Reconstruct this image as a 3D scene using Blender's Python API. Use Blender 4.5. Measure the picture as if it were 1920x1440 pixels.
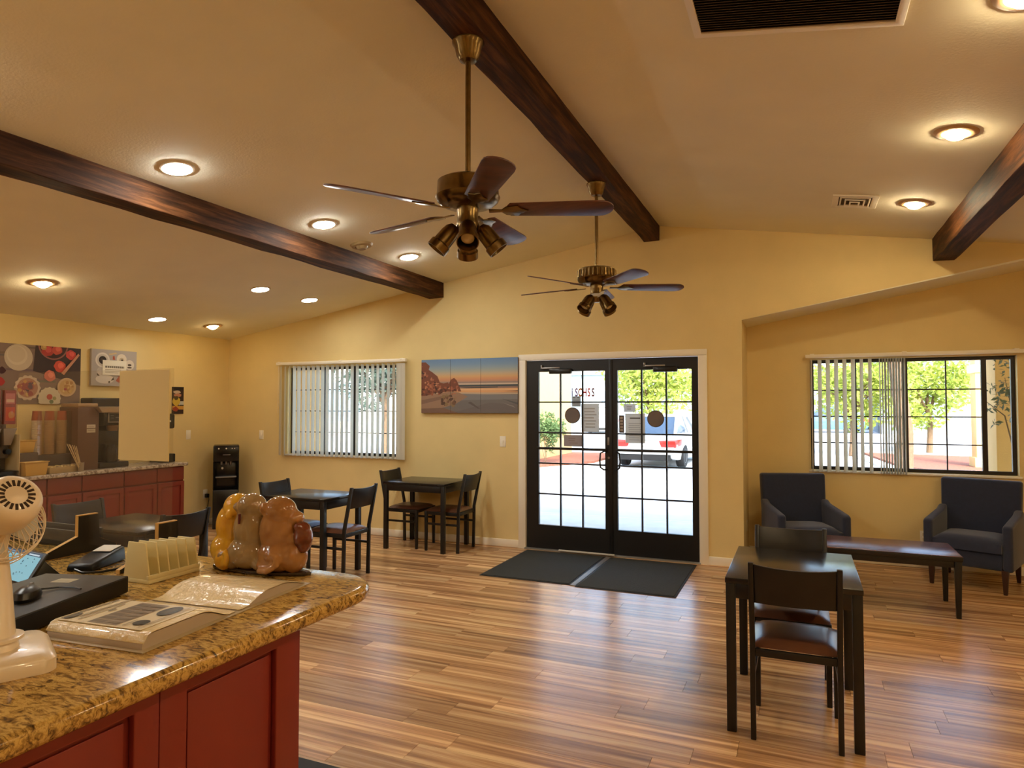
import bpy, bmesh, math, random
from mathutils import Vector, Matrix
from mathutils.geometry import tessellate_polygon

for o in list(bpy.data.objects): bpy.data.objects.remove(o)
SC = bpy.context.scene
COL = SC.collection
R = math.radians
rnd = random.Random(7)

# ---------------------------------------------------------------- camera
F_PX, CAM_H, YAW, PITCH = 1261.0, 1.58, R(23.18), R(1.87)
cam_d = bpy.data.cameras.new('camera'); cam = bpy.data.objects.new('camera', cam_d); COL.objects.link(cam)
cam_d.sensor_fit = 'HORIZONTAL'; cam_d.sensor_width = 36; cam_d.lens = F_PX / 1920 * 36
cam_d.clip_start = .05; cam_d.clip_end = 400
c_fw = Vector((-math.sin(YAW)*math.cos(PITCH), math.cos(YAW)*math.cos(PITCH), math.sin(PITCH)))
c_rt = Vector((math.cos(YAW), math.sin(YAW), 0)); c_up = c_rt.cross(c_fw)
cam.matrix_world = Matrix(((c_rt.x, c_up.x, -c_fw.x, 0), (c_rt.y, c_up.y, -c_fw.y, 0), (c_rt.z, c_up.z, -c_fw.z, CAM_H), (0, 0, 0, 1)))
SC.camera = cam

# ---------------------------------------------------------------- sky, sun, exposure
w = bpy.data.worlds.new('World'); SC.world = w; w.use_nodes = True
nt = w.node_tree; nt.nodes.clear()
sky = nt.nodes.new('ShaderNodeTexSky'); sky.sky_type = 'NISHITA'; sky.sun_disc = False
sky.sun_elevation = R(44); sky.sun_rotation = R(150); sky.air_density = 1.0; sky.dust_density = 3.5
bg = nt.nodes.new('ShaderNodeBackground'); bg.inputs[1].default_value = 0.70
wo = nt.nodes.new('ShaderNodeOutputWorld')
nt.links.new(sky.outputs[0], bg.inputs[0]); nt.links.new(bg.outputs[0], wo.inputs[0])
sun_d = bpy.data.lights.new('sun', 'SUN'); sun_d.energy = 3.6; sun_d.angle = R(.6); sun_d.color = (1, .93, .82)
sun = bpy.data.objects.new('sun', sun_d); COL.objects.link(sun); sun.location = (4, -6, 12)
sun.rotation_euler = Vector((-.38, .80, -.70)).to_track_quat('-Z', 'Y').to_euler()
SC.view_settings.view_transform = 'Standard'; SC.view_settings.look = 'None'
SC.view_settings.gamma = 1; SC.view_settings.use_curve_mapping = False
SC.view_settings.exposure = 1.0
LED_POWER, WARM_POWER = 96.0, 112.0
SC.cycles.adaptive_threshold = .03
SC.cycles.max_bounces = 9; SC.cycles.diffuse_bounces = 5; SC.cycles.glossy_bounces = 4
SC.cycles.transparent_max_bounces = 24; SC.cycles.transmission_bounces = 6
SC.cycles.sample_clamp_indirect = 6.0; SC.cycles.caustics_reflective = False; SC.cycles.caustics_refractive = False

# ---------------------------------------------------------------- material helpers
def lin(c):
    return tuple(((x/255)/12.92 if x/255 <= .04045 else ((x/255+.055)/1.055)**2.4) for x in c)
MATS = {}
def M(name, rgb=(128,128,128), rough=.5, metal=0, var=0, vs=6, st=(1,1,1), bump=0, bs=60, emit=0, ecol=None, coat=0, spec=.5, rgb2=None, sheen=0):
    if name in MATS: return MATS[name]
    m = bpy.data.materials.new(name); m.use_nodes = True; n = m.node_tree; N = n.nodes; Lk = n.links
    b = N['Principled BSDF']; c = lin(rgb)
    b.inputs['Base Color'].default_value = (*c, 1); b.inputs['Roughness'].default_value = rough; b.inputs['Metallic'].default_value = metal
    b.inputs['Specular IOR Level'].default_value = spec; b.inputs['Coat Weight'].default_value = coat; b.inputs['Sheen Weight'].default_value = sheen
    if emit:
        b.inputs['Emission Color'].default_value = (*lin(ecol or rgb), 1); b.inputs['Emission Strength'].default_value = emit
    if var or rgb2 or bump:
        tc = N.new('ShaderNodeTexCoord'); mp = N.new('ShaderNodeMapping'); mp.inputs['Scale'].default_value = st
        Lk.new(tc.outputs['Object'], mp.inputs[0])
    if var or rgb2:
        nz = N.new('ShaderNodeTexNoise'); nz.inputs['Scale'].default_value = vs; nz.inputs['Detail'].default_value = 5
        Lk.new(mp.outputs[0], nz.inputs[0])
        rp = N.new('ShaderNodeValToRGB'); rp.color_ramp.elements[0].position = .3; rp.color_ramp.elements[1].position = .7
        if rgb2: e0, e1 = lin(rgb2), c
        else: e0, e1 = tuple(x*(1-var) for x in c), tuple(min(1, x*(1+var)) for x in c)
        rp.color_ramp.elements[0].color = (*e0, 1); rp.color_ramp.elements[1].color = (*e1, 1)
        Lk.new(nz.outputs[0], rp.inputs[0]); Lk.new(rp.outputs[0], b.inputs['Base Color'])
    if bump:
        n2 = N.new('ShaderNodeTexNoise'); n2.inputs['Scale'].default_value = bs; n2.inputs['Detail'].default_value = 4
        Lk.new(mp.outputs[0], n2.inputs[0])
        bp = N.new('ShaderNodeBump'); bp.inputs['Strength'].default_value = bump; bp.inputs['Distance'].default_value = .01
        Lk.new(n2.outputs[0], bp.inputs['Height']); Lk.new(bp.outputs[0], b.inputs['Normal'])
    MATS[name] = m
    return m

def glass_mat(name, tint=(250,253,252), refl=.5, haze=0.0, hcol=(200,200,200)):
    if name in MATS: return MATS[name]
    m = bpy.data.materials.new(name); m.use_nodes = True; n = m.node_tree; N = n.nodes; Lk = n.links; N.clear()
    out = N.new('ShaderNodeOutputMaterial'); tr = N.new('ShaderNodeBsdfTransparent'); gl = N.new('ShaderNodeBsdfGlossy')
    tr.inputs[0].default_value = (*lin(tint), 1); gl.inputs['Roughness'].default_value = .02
    lw = N.new('ShaderNodeLayerWeight'); lw.inputs[0].default_value = .5
    fp = N.new('ShaderNodeMath'); fp.operation = 'POWER'; fp.inputs[1].default_value = 5; Lk.new(lw.outputs['Facing'], fp.inputs[0])
    fr = N.new('ShaderNodeMath'); fr.operation = 'MULTIPLY_ADD'; fr.inputs[1].default_value = .96; fr.inputs[2].default_value = .04; Lk.new(fp.outputs[0], fr.inputs[0])
    mu = N.new('ShaderNodeMath'); mu.operation = 'MULTIPLY'; mu.inputs[1].default_value = refl
    mx = N.new('ShaderNodeMixShader')
    Lk.new(fr.outputs[0], mu.inputs[0]); Lk.new(mu.outputs[0], mx.inputs[0]); Lk.new(tr.outputs[0], mx.inputs[1]); Lk.new(gl.outputs[0], mx.inputs[2])
    last = mx
    if haze:
        df = N.new('ShaderNodeBsdfDiffuse'); df.inputs[0].default_value = (*lin(hcol), 1)
        m2 = N.new('ShaderNodeMixShader'); m2.inputs[0].default_value = haze
        Lk.new(mx.outputs[0], m2.inputs[1]); Lk.new(df.outputs[0], m2.inputs[2]); last = m2
    Lk.new(last.outputs[0], out.inputs[0])
    MATS[name] = m
    return m

def granite_mat(name, cols, scale, st=(1,1,1), rough=.12, warp=.6):
    if name in MATS: return MATS[name]
    m = bpy.data.materials.new(name); m.use_nodes = True; n = m.node_tree; N = n.nodes; Lk = n.links
    b = N['Principled BSDF']; b.inputs['Roughness'].default_value = rough
    tc = N.new('ShaderNodeTexCoord'); mp = N.new('ShaderNodeMapping'); mp.inputs['Scale'].default_value = st
    mp.inputs['Rotation'].default_value = (0, 0, R(-8))
    Lk.new(tc.outputs['Object'], mp.inputs[0])
    n1 = N.new('ShaderNodeTexNoise'); n1.inputs['Scale'].default_value = scale; n1.inputs['Detail'].default_value = 8; n1.inputs['Roughness'].default_value = .68; n1.inputs['Distortion'].default_value = warp
    Lk.new(mp.outputs[0], n1.inputs[0])
    rp = N.new('ShaderNodeValToRGB'); cr = rp.color_ramp
    pos = [p for p, _ in cols]
    cr.elements[0].position = pos[0]; cr.elements[0].color = (*lin(cols[0][1]), 1)
    cr.elements[1].position = pos[-1]; cr.elements[1].color = (*lin(cols[-1][1]), 1)
    for p, c in cols[1:-1]:
        e = cr.elements.new(p); e.color = (*lin(c), 1)
    Lk.new(n1.outputs[0], rp.inputs[0])
    vo = N.new('ShaderNodeTexVoronoi'); vo.inputs['Scale'].default_value = scale*5
    Lk.new(mp.outputs[0], vo.inputs[0])
    gt = N.new('ShaderNodeMath'); gt.operation = 'LESS_THAN'; gt.inputs[1].default_value = .16; Lk.new(vo.outputs['Distance'], gt.inputs[0])
    mx = N.new('ShaderNodeMix'); mx.data_type = 'RGBA'; mx.inputs[7].default_value = (*lin((62,46,26)), 1)
    mm = N.new('ShaderNodeMath'); mm.operation = 'MULTIPLY'; mm.inputs[1].default_value = .6; Lk.new(gt.outputs[0], mm.inputs[0])
    Lk.new(mm.outputs[0], mx.inputs[0]); Lk.new(rp.outputs[0], mx.inputs[6]); Lk.new(mx.outputs[2], b.inputs['Base Color'])
    MATS[name] = m
    return m

def wood_mat(name, dark, mid, light, grain=(1,1,1), scale=3, rough=.4, plank=False, bump=.15, spec=.5, contrast=(.32,.5,.68)):
    if name in MATS: return MATS[name]
    m = bpy.data.materials.new(name); m.use_nodes = True; n = m.node_tree; N = n.nodes; Lk = n.links
    b = N['Principled BSDF']; b.inputs['Roughness'].default_value = rough; b.inputs['Specular IOR Level'].default_value = spec
    if plank:
        g = N.new('ShaderNodeNewGeometry'); src = g.outputs['Position']
        oi = N.new('ShaderNodeObjectInfo'); at = N.new('ShaderNodeAttribute'); at.attribute_name = 'plank_tone'
        ad = N.new('ShaderNodeMath'); ad.operation = 'ADD'; Lk.new(oi.outputs['Random'], ad.inputs[0]); Lk.new(at.outputs['Fac'], ad.inputs[1])
        cb = N.new('ShaderNodeCombineXYZ'); ml = N.new('ShaderNodeMath'); ml.operation = 'MULTIPLY'; ml.inputs[1].default_value = 37
        Lk.new(ad.outputs[0], ml.inputs[0]); Lk.new(ml.outputs[0], cb.inputs[0]); Lk.new(ml.outputs[0], cb.inputs[2])
        va = N.new('ShaderNodeVectorMath'); va.operation = 'ADD'; Lk.new(src, va.inputs[0]); Lk.new(cb.outputs[0], va.inputs[1]); src = va.outputs[0]
    else:
        tc = N.new('ShaderNodeTexCoord'); src = tc.outputs['Object']
    mp = N.new('ShaderNodeMapping'); mp.inputs['Scale'].default_value = grain; Lk.new(src, mp.inputs[0])
    n1 = N.new('ShaderNodeTexNoise'); n1.inputs['Scale'].default_value = scale; n1.inputs['Detail'].default_value = 6; n1.inputs['Roughness'].default_value = .6; n1.inputs['Distortion'].default_value = .35
    Lk.new(mp.outputs[0], n1.inputs[0])
    rp = N.new('ShaderNodeValToRGB'); cr = rp.color_ramp
    cr.elements[0].position = contrast[0]; cr.elements[0].color = (*lin(dark), 1)
    cr.elements[1].position = contrast[2]; cr.elements[1].color = (*lin(light), 1)
    e = cr.elements.new(contrast[1]); e.color = (*lin(mid), 1)
    Lk.new(n1.outputs[0], rp.inputs[0]); colr = rp.outputs[0]
    if plank:
        hs = N.new('ShaderNodeHueSaturation'); fr = N.new('ShaderNodeMath'); fr.operation = 'FRACT'; Lk.new(ad.outputs[0], fr.inputs[0])
        mr = N.new('ShaderNodeMapRange'); mr.inputs['To Min'].default_value = .74; mr.inputs['To Max'].default_value = 1.2
        Lk.new(fr.outputs[0], mr.inputs[0]); Lk.new(mr.outputs[0], hs.inputs['Value']); Lk.new(colr, hs.inputs['Color']); colr = hs.outputs[0]
    Lk.new(colr, b.inputs['Base Color'])
    if bump:
        n2 = N.new('ShaderNodeTexNoise'); n2.inputs['Scale'].default_value = scale*6; n2.inputs['Detail'].default_value = 3; Lk.new(mp.outputs[0], n2.inputs[0])
        bp = N.new('ShaderNodeBump'); bp.inputs['Strength'].default_value = bump; bp.inputs['Distance'].default_value = .003
        Lk.new(n2.outputs[0], bp.inputs['Height']); Lk.new(bp.outputs[0], b.inputs['Normal'])
    MATS[name] = m
    return m

def print_mat(name='printed_ink', rough=.45, emit=0):
    if name in MATS: return MATS[name]
    m = bpy.data.materials.new(name); m.use_nodes = True; n = m.node_tree; b = n.nodes['Principled BSDF']
    at = n.nodes.new('ShaderNodeAttribute'); at.attribute_name = 'ink'
    n.links.new(at.outputs['Color'], b.inputs['Base Color']); b.inputs['Roughness'].default_value = rough
    if emit:
        n.links.new(at.outputs['Color'], b.inputs['Emission Color']); b.inputs['Emission Strength'].default_value = emit
    MATS[name] = m
    return m

# ---------------------------------------------------------------- mesh helpers
class MB:
    def __init__(s): s.v = []; s.f = []
    def add(s, vs, fs, mx=None):
        k = len(s.v)
        for p in vs:
            p = Vector(p); s.v.append(mx @ p if mx is not None else p)
        s.f += [tuple(i+k for i in f) for f in fs]
        return s
    def box(s, x0, x1, y0, y1, z0, z1, mx=None):
        return s.add([(x0,y0,z0),(x1,y0,z0),(x1,y1,z0),(x0,y1,z0),(x0,y0,z1),(x1,y0,z1),(x1,y1,z1),(x0,y1,z1)],
                     [(3,2,1,0),(4,5,6,7),(0,1,5,4),(1,2,6,5),(2,3,7,6),(3,0,4,7)], mx)
    def hexa(s, b, t, mx=None):       # bottom 4 and top 4 points, both counter-clockwise seen from above
        return s.add(list(b)+list(t), [(3,2,1,0),(4,5,6,7),(0,1,5,4),(1,2,6,5),(2,3,7,6),(3,0,4,7)], mx)
    def prism(s, poly, z0, z1, mx=None):
        n = len(poly)
        return s.add([(x,y,z0) for x,y in poly]+[(x,y,z1) for x,y in poly],
                     [tuple(range(n))[::-1], tuple(range(n,2*n))]+[(i,(i+1)%n,n+(i+1)%n,n+i) for i in range(n)], mx)
    def lathe(s, prof, n=24, mx=None):
        vs, fs, k = [], [], len(prof)
        for i in range(n):
            a = 2*math.pi*i/n
            vs += [(r*math.cos(a), r*math.sin(a), z) for r, z in prof]
        for i in range(n):
            j = (i+1) % n
            for q in range(k-1): fs.append((i*k+q, j*k+q, j*k+q+1, i*k+q+1))
        if prof[0][0] > 1e-6: fs.append(tuple(i*k for i in range(n))[::-1])
        if prof[-1][0] > 1e-6: fs.append(tuple(i*k+k-1 for i in range(n)))
        return s.add(vs, fs, mx)
    def cyl(s, p0, p1, r0, r1=None, n=16):
        p0, p1 = Vector(p0), Vector(p1); d = p1-p0
        q = d.to_track_quat('Z', 'Y').to_matrix().to_4x4()
        return s.lathe([(r0,0),(r0 if r1 is None else r1, d.length)], n, Matrix.Translation(p0) @ q)
    def tube(s, pts, r, n=8, closed=False):
        pts = [Vector(p) for p in pts]; k = len(pts); rs = r if isinstance(r, (list, tuple)) else [r]*k
        vs, fs = [], []; nrm = None
        for i, p in enumerate(pts):
            a = pts[(i-1) % k] if (closed or i) else p; b = pts[(i+1) % k] if (closed or i < k-1) else p
            t = (b-a).normalized()
            if nrm is None: nrm = t.orthogonal().normalized()
            nrm = (nrm - t*nrm.dot(t)); nrm = nrm.normalized() if nrm.length > 1e-6 else t.orthogonal().normalized()
            bi = t.cross(nrm)
            vs += [p + (nrm*math.cos(2*math.pi*j/n) + bi*math.sin(2*math.pi*j/n))*rs[i] for j in range(n)]
        for i in range(k if closed else k-1):
            i2 = (i+1) % k
            for j in range(n): fs.append((i*n+j, i*n+(j+1)%n, i2*n+(j+1)%n, i2*n+j))
        if not closed: fs += [tuple(range(n))[::-1], tuple(range((k-1)*n, k*n))]
        return s.add(vs, fs)
    def ell(s, c, r, mx=None, n=16, m=10):
        if not isinstance(r, (list, tuple)): r = (r,r,r)
        prof = [(max(0,math.sin(math.pi*i/m)), -math.cos(math.pi*i/m)) for i in range(m+1)]
        T = Matrix.Translation(c) @ (mx or Matrix()) @ Matrix.Diagonal((*r, 1))
        return s.lathe(prof, n, T)
    def plate(s, outer, holes, d0, d1, mx=None):   # 2D polygon with holes, given thickness along local z
        loops = [outer]+holes; flat = [p for l in loops for p in l]
        tris = tessellate_polygon([[Vector((x,y,0)) for x,y in l] for l in loops]); n = len(flat)
        vs = [(x,y,d0) for x,y in flat]+[(x,y,d1) for x,y in flat]; fs = []
        for a,b,c in tris:
            fs += [(a,b,c), (n+c,n+b,n+a)]
        k = 0
        for l in loops:
            q = len(l)
            for i in range(q): fs.append((k+i, k+(i+1)%q, n+k+(i+1)%q, n+k+i))
            k += q
        return s.add(vs, fs, mx)
    def build(s, name, mat, parent=None, bevel=0, smooth=None, seg=2, loc=None, rot=None):
        me = bpy.data.meshes.new(name); me.from_pydata([tuple(p) for p in s.v], [], s.f)
        bm = bmesh.new(); bm.from_mesh(me)
        bmesh.ops.remove_doubles(bm, verts=bm.verts, dist=1e-6)
        bmesh.ops.recalc_face_normals(bm, faces=bm.faces)
        if bevel:
            ed = [e for e in bm.edges if e.is_manifold and e.calc_face_angle(0) > .5]
            bmesh.ops.bevel(bm, geom=ed, offset=bevel, segments=seg, profile=.5, affect='EDGES', clamp_overlap=True)
        bm.to_mesh(me); bm.free()
        if smooth is None: smooth = 35
        if smooth:
            me.shade_smooth(); me.set_sharp_from_angle(angle=R(smooth))
        me.materials.append(mat)
        o = bpy.data.objects.new(name, me); COL.objects.link(o)
        if parent is not None: o.parent = parent
        if loc is not None: o.location = loc
        if rot is not None: o.rotation_euler = rot
        return o

def tag(o, label=None, cat=None, group=None, kind=None):
    if label: o['label'] = label
    if cat: o['category'] = cat
    if group: o['group'] = group
    if kind: o['kind'] = kind
    return o
def thing(name, label, cat, loc=(0,0,0), rz=0, group=None):
    o = bpy.data.objects.new(name, None); COL.objects.link(o); o.empty_display_size = .1
    o.location = loc; o.rotation_euler = (0,0,rz)
    return tag(o, label, cat, group)
def struct(o, label=None): return tag(o, label, kind='structure')
def dup(o, parent=None):
    c = o.copy(); COL.objects.link(c); c.parent = parent
    for ch in list(o.children): dup(ch, c)
    return c
def copy_thing(root, label, loc, rz):
    r = dup(root); r.location = loc; r.rotation_euler = (0,0,rz); r['label'] = label
    return r

def rect(x0, x1, y0, y1): return [(x0,y0),(x1,y0),(x1,y1),(x0,y1)]
def disc(cx, cy, r, n=20, ry=None, wob=0, k=12):
    ry = ry or r
    return [(cx+math.cos(2*math.pi*i/n)*r*(1+wob*math.cos(k*2*math.pi*i/n)), cy+math.sin(2*math.pi*i/n)*ry*(1+wob*math.cos(k*2*math.pi*i/n))) for i in range(n)]
def blob(cx, cy, r, rg, n=12, jit=.25, ry=None):
    ry = ry or r
    return [(cx+math.cos(2*math.pi*i/n)*r*(1+rg.uniform(-jit,jit)), cy+math.sin(2*math.pi*i/n)*ry*(1+rg.uniform(-jit,jit))) for i in range(n)]
def ink(name, items, mx, parent=None, mat=None, step=.0004, clip=None):
    """flat print: list of (polygon in metres, colour), later ones on top, in the local xy plane of mx"""
    vs, fs, cs = [], [], []
    for k, (poly, c) in enumerate(items):
        if clip:
            x0,x1,y0,y1 = clip; poly = [(min(max(x,x0),x1), min(max(y,y0),y1)) for x,y in poly]
        tr = tessellate_polygon([[Vector((x,y,0)) for x,y in poly]]); b = len(vs)
        vs += [tuple(mx @ Vector((x,y,.0006+k*step))) for x,y in poly]
        for t in tr:
            a, bb, cc = (Vector((*poly[i], 0)) for i in t)
            if (bb-a).cross(cc-a).z < 0: t = t[::-1]
            fs.append(tuple(b+i for i in t)); cs.append(lin(c))
    me = bpy.data.meshes.new(name); me.from_pydata(vs, [], fs)
    at = me.attributes.new('ink', 'FLOAT_COLOR', 'FACE')
    for i, c in enumerate(cs): at.data[i].color = (*c, 1)
    me.materials.append(mat or print_mat())
    o = bpy.data.objects.new(name, me); COL.objects.link(o)
    if parent is not None: o.parent = parent
    return o
def frame_mx(o, x, y):      # local frame from origin and x / y directions
    x = Vector(x).normalized(); y = Vector(y).normalized(); z = x.cross(y)
    m = Matrix.Identity(4); m.col[0][:3] = x; m.col[1][:3] = y; m.col[2][:3] = z; m.col[3][:3] = Vector(o)
    return m
def text_obj(name, body, size, mx, mat, parent=None, sx=1.0, ext=.0004, bold=0):
    cu = bpy.data.curves.new(name, 'FONT'); cu.body = body; cu.size = size; cu.align_x = 'CENTER'; cu.align_y = 'CENTER'; cu.extrude = ext; cu.offset = bold; cu.resolution_u = 3
    t = bpy.data.objects.new(name+'_tmp', cu); COL.objects.link(t)
    dg = bpy.context.evaluated_depsgraph_get(); dg.update()
    me = bpy.data.meshes.new_from_object(t.evaluated_get(dg)); bpy.data.objects.remove(t)
    me.transform(mx @ Matrix.Diagonal((sx,1,1,1))); me.materials.clear(); me.materials.append(mat)
    o = bpy.data.objects.new(name, me); COL.objects.link(o)
    if parent is not None: o.parent = parent
    return o
def project(p):
    v = Vector(p)-Vector((0,0,CAM_H)); d = v.dot(c_fw)
    if d <= .05: return None
    return 960+F_PX*v.dot(c_rt)/d, 720-F_PX*v.dot(c_up)/d, d
# ---------------------------------------------------------------- common materials
m_wall = M('wall_paint', (230,207,146), rough=.75, var=.03, vs=3, bump=.12, bs=90)
m_ceil = M('ceiling_paint', (240,234,208), rough=.85, var=.03, vs=2, bump=.15, bs=70)
m_trim = M('white_trim', (246,239,220), rough=.45)
m_black = M('black_wood', (22,20,19), rough=.38, var=.2, vs=20)
m_blackmetal = M('black_metal', (20,20,20), rough=.35, metal=.3)
m_plastic_b = M('black_plastic', (14,14,14), rough=.32)
m_white = M('white_plastic', (226,220,208), rough=.35)
m_brass = M('antique_brass', (122,98,58), rough=.28, metal=1, var=.15, vs=30)
m_glass = glass_mat('window_glass')
m_dark = M('dark_bronze', (38,32,28), rough=.4, metal=.2)
m_beam = wood_mat('beam_wood', (36,21,12), (66,39,21), (104,66,36), grain=(9,.7,9), scale=3, rough=.62, bump=.5, spec=.12)
m_floor = wood_mat('plank_wood', (140,100,66), (190,144,98), (226,188,138), grain=(.42,15,1), scale=1.5, rough=.27, plank=True, bump=.10, spec=.3, contrast=(.36,.5,.63))
m_red = M('red_cabinet', (124,40,30), rough=.42, var=.06, vs=4)
m_granite = granite_mat('golden_granite', [(.30,(46,32,16)),(.40,(106,78,40)),(.48,(164,126,62)),(.58,(206,168,92)),(.67,(176,136,70)),(.78,(118,100,76))], 30, st=(1.0,2.8,2.4), warp=1.0)
m_granite2 = granite_mat('pale_granite', [(.32,(70,56,50)),(.45,(150,134,120)),(.56,(206,194,178)),(.70,(170,150,134))], 30, rough=.18)
m_grey = M('grey_metal', (150,148,144), rough=.35, metal=.6)

XL, XR, YW, YA, YB = -7.238, 3.40, 6.98, 7.671, -3.0
RX, RZ, SL, SR = -1.328, 3.451, .162, -.155
def ceil_z(x): return RZ + (SL*(x-RX) if x < RX else SR*(x-RX))
AX, AZ, AS = -.522, 2.429, .1726            # alcove: left corner, header height there, header slope
VX = (RZ - SR*RX - AZ + AS*AX)/(AS-SR)      # where the sloped header meets the ceiling
VZ = ceil_z(VX)

# ---------------------------------------------------------------- room shell
ylo = Matrix(((1,0,0,0),(0,0,-1,0),(0,1,0,0),(0,0,0,1)))    # local (x, y=height, z) -> world (x, -z, height)
def wall_xz(name, outer, holes, y0, y1, mat):
    return struct(MB().plate(outer, holes, -y1, -y0, ylo).build(name, mat, smooth=0))
T = .16
DX0, DX1, DH = -2.83, -.93, 2.10
W1 = (-6.20, -4.47, .955, 2.085)
W2 = (.10, 1.88, .92, 2.06)
outer = [(XL-T,-.1),(DX0,-.1),(DX0,DH),(DX1,DH),(DX1,-.1),(AX,-.1),(AX,AZ),(VX,VZ+.02),(VX,VZ+.1),(RX,RZ+.1),(XL-T,ceil_z(XL-T)+.1)]
wall_front = wall_xz('wall_front', outer, [rect(W1[0],W1[1],W1[2],W1[3])], YW, YW+T, m_wall)
wall_alcove = wall_xz('wall_alcove', [(AX-T,-.1),(XR+T,-.1),(XR+T,ceil_z(XR)+.1),(VX,VZ+.1),(AX-T,AZ+.05)], [rect(W2[0],W2[1],W2[2],W2[3])], YA, YA+T, m_wall)
struct(MB().box(AX-T,AX,YW+T-.001,YA,-.1,AZ+.01).build('wall_alcove_left', m_wall, smooth=0))
struct(MB().box(XL-T,XL,YB-T,YW,-.1,ceil_z(XL)+.1).build('wall_left', m_wall, smooth=0))
struct(MB().box(XR,XR+T,YB-T,YA+T,-.1,ceil_z(XR)+.1).build('wall_right', m_wall, smooth=0))
struct(wall_xz('wall_back', [(XL-T,-.1),(XR+T,-.1),(XR+T,ceil_z(XR)+.1),(RX,RZ+.1),(XL-T,ceil_z(XL)+.1)], [], YB-T, YB, m_wall))
# ceiling slabs
def slab(mb, x0, z0, x1, z1, y0, y1, t=.08):
    return mb.hexa([(x0,y0,z0),(x1,y0,z1),(x1,y1,z1),(x0,y1,z0)], [(x0,y0,z0+t),(x1,y0,z1+t),(x1,y1,z1+t),(x0,y1,z0+t)])
c = MB(); slab(c, XL-T, ceil_z(XL-T), RX, RZ, YB-T, YW+.001); slab(c, RX, RZ, VX, VZ, YB-T, YW+.001); slab(c, VX, VZ, XR+T, ceil_z(XR+T), YB-T, YA+.001)
struct(c.build('ceiling', m_ceil, smooth=0))
c = MB(); slab(c, AX-T, AZ-AS*T, VX, VZ, YW+.002, YA+.001, .05)
struct(c.build('ceiling_alcove', m_ceil, smooth=0))
# roof above, with eaves
c = MB(); e = 1.0
slab(c, XL-1.0, ceil_z(XL-1.0)+.22, RX, RZ+.22, YB-.8, YA+e, .2); slab(c, RX, RZ+.22, XR+1.2, ceil_z(XR+1.2)+.22, YB-.8, YA+e, .2)
struct(c.build('roof', M('roof_tile', (150,90,66), rough=.8), smooth=0))
# baseboards
bbp = .085
def bb(name, x0, x1, y0, y1): return struct(MB().box(x0,x1,y0,y1,0,bbp).build(name, m_trim, bevel=.006))
bb('baseboard_front', XL, -2.90, YW-.014, YW-.001); bb('baseboard_front_right', -.865, AX-.002, YW-.014, YW-.001)
bb('baseboard_alcove', AX, XR, YA-.014, YA-.001); bb('baseboard_alcove_left', AX+.001, AX+.014, YW, YA-.015)
bb('baseboard_left', XL+.001, XL+.014, 5.95, YW-.015)

# floor: a dark bed with one object per plank (the 300 that show largest), the rest joined
fl = struct(MB().box(XL-T,XR+T,YB-T,YA+T,-.12,-.007).build('floor', M('floor_bed', (58,36,24), rough=.8), smooth=0))
PW, PL = .152, 1.22
base_me = None; planks = []
j = 0; y = YB
while y < YA:
    off = rnd.random()*PL; x = XL-off
    while x < XR:
        xa, xb, ya, yb = max(x,XL)+.0008, min(x+PL,XR)-.0008, y+.0006, min(y+PW,YA)-.0006
        if xb-xa > .02 and yb-ya > .02: planks.append((xa,xb,ya,yb))
        x += PL
    y += PW; j += 1
def shown(p):
    q = project(((p[0]+p[1])/2,(p[2]+p[3])/2,0))
    if not q or not (-150 < q[0] < 2070 and q[1] < 1500): return 1e9
    cx, cy = (p[0]+p[1])/2, (p[2]+p[3])/2
    if cx < -1.5 and cy < 2.2: return 1e8
    if cx < -3.2 and cy < -.9*cx*.6: return 1e8
    return q[2]
planks.sort(key=shown)
full = MB().box(-.5,.5,-.5,.5,-.006,0).build('plank', m_floor, fl, smooth=0)
full_me = full.data; bpy.data.objects.remove(full)
def plank_box(mb, p): mb.box(p[0],p[1],p[2],p[3],-.006,rnd.uniform(-.0004,0))
for p in planks[:300]:
    o = bpy.data.objects.new('plank', full_me); COL.objects.link(o); o.parent = fl
    o.location = ((p[0]+p[1])/2,(p[2]+p[3])/2,rnd.uniform(-.0004,0)); o.scale = (p[1]-p[0],p[3]-p[2],1)
rest = MB()
for p in planks[300:]: plank_box(rest, p)
ro = rest.build('planks', m_floor, fl, smooth=0); ro['kind'] = 'stuff'
at = ro.data.attributes.new('plank_tone', 'FLOAT', 'FACE')
for i in range(len(ro.data.polygons)): at.data[i].value = ((i//6)*.6180339) % 1

# ceiling beams, hand-hewn
def beam(x0, x1, zb, label, ridge=False):
    mb = MB(); n = 40; y0, y1 = YB, YW-.001; rg = random.Random(int(x0*100)); rows = []
    for i in range(n+1):
        y = y0+(y1-y0)*i/n; k = lambda s: rg.uniform(-s,s)
        rows.append([(x0+k(.004),y,zb+k(.005)),(x1+k(.004),y,zb+k(.005)),(x1+k(.002),y,ceil_z(x1)+.03),(x0+k(.002),y,ceil_z(x0)+.03)])
    vs = [p for r in rows for p in r]; fs = [(3,2,1,0),(n*4,n*4+1,n*4+2,n*4+3)]
    for i in range(n):
        for q in range(4): fs.append((i*4+q,i*4+(q+1)%4,(i+1)*4+(q+1)%4,(i+1)*4+q))
    o = mb.add(vs, fs).build('ceiling_beam', m_beam, bevel=.004, smooth=20)
    return struct(o, label)
beam(-4.067, -3.87, 2.862, 'dark wooden ceiling beam lit by the white downlights')
beam(-1.482, -1.318, 3.300, 'dark wooden ridge beam carrying both ceiling fans')
beam(1.105, 1.275, 2.871, 'dark wooden ceiling beam beside the yellow downlights')
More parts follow.
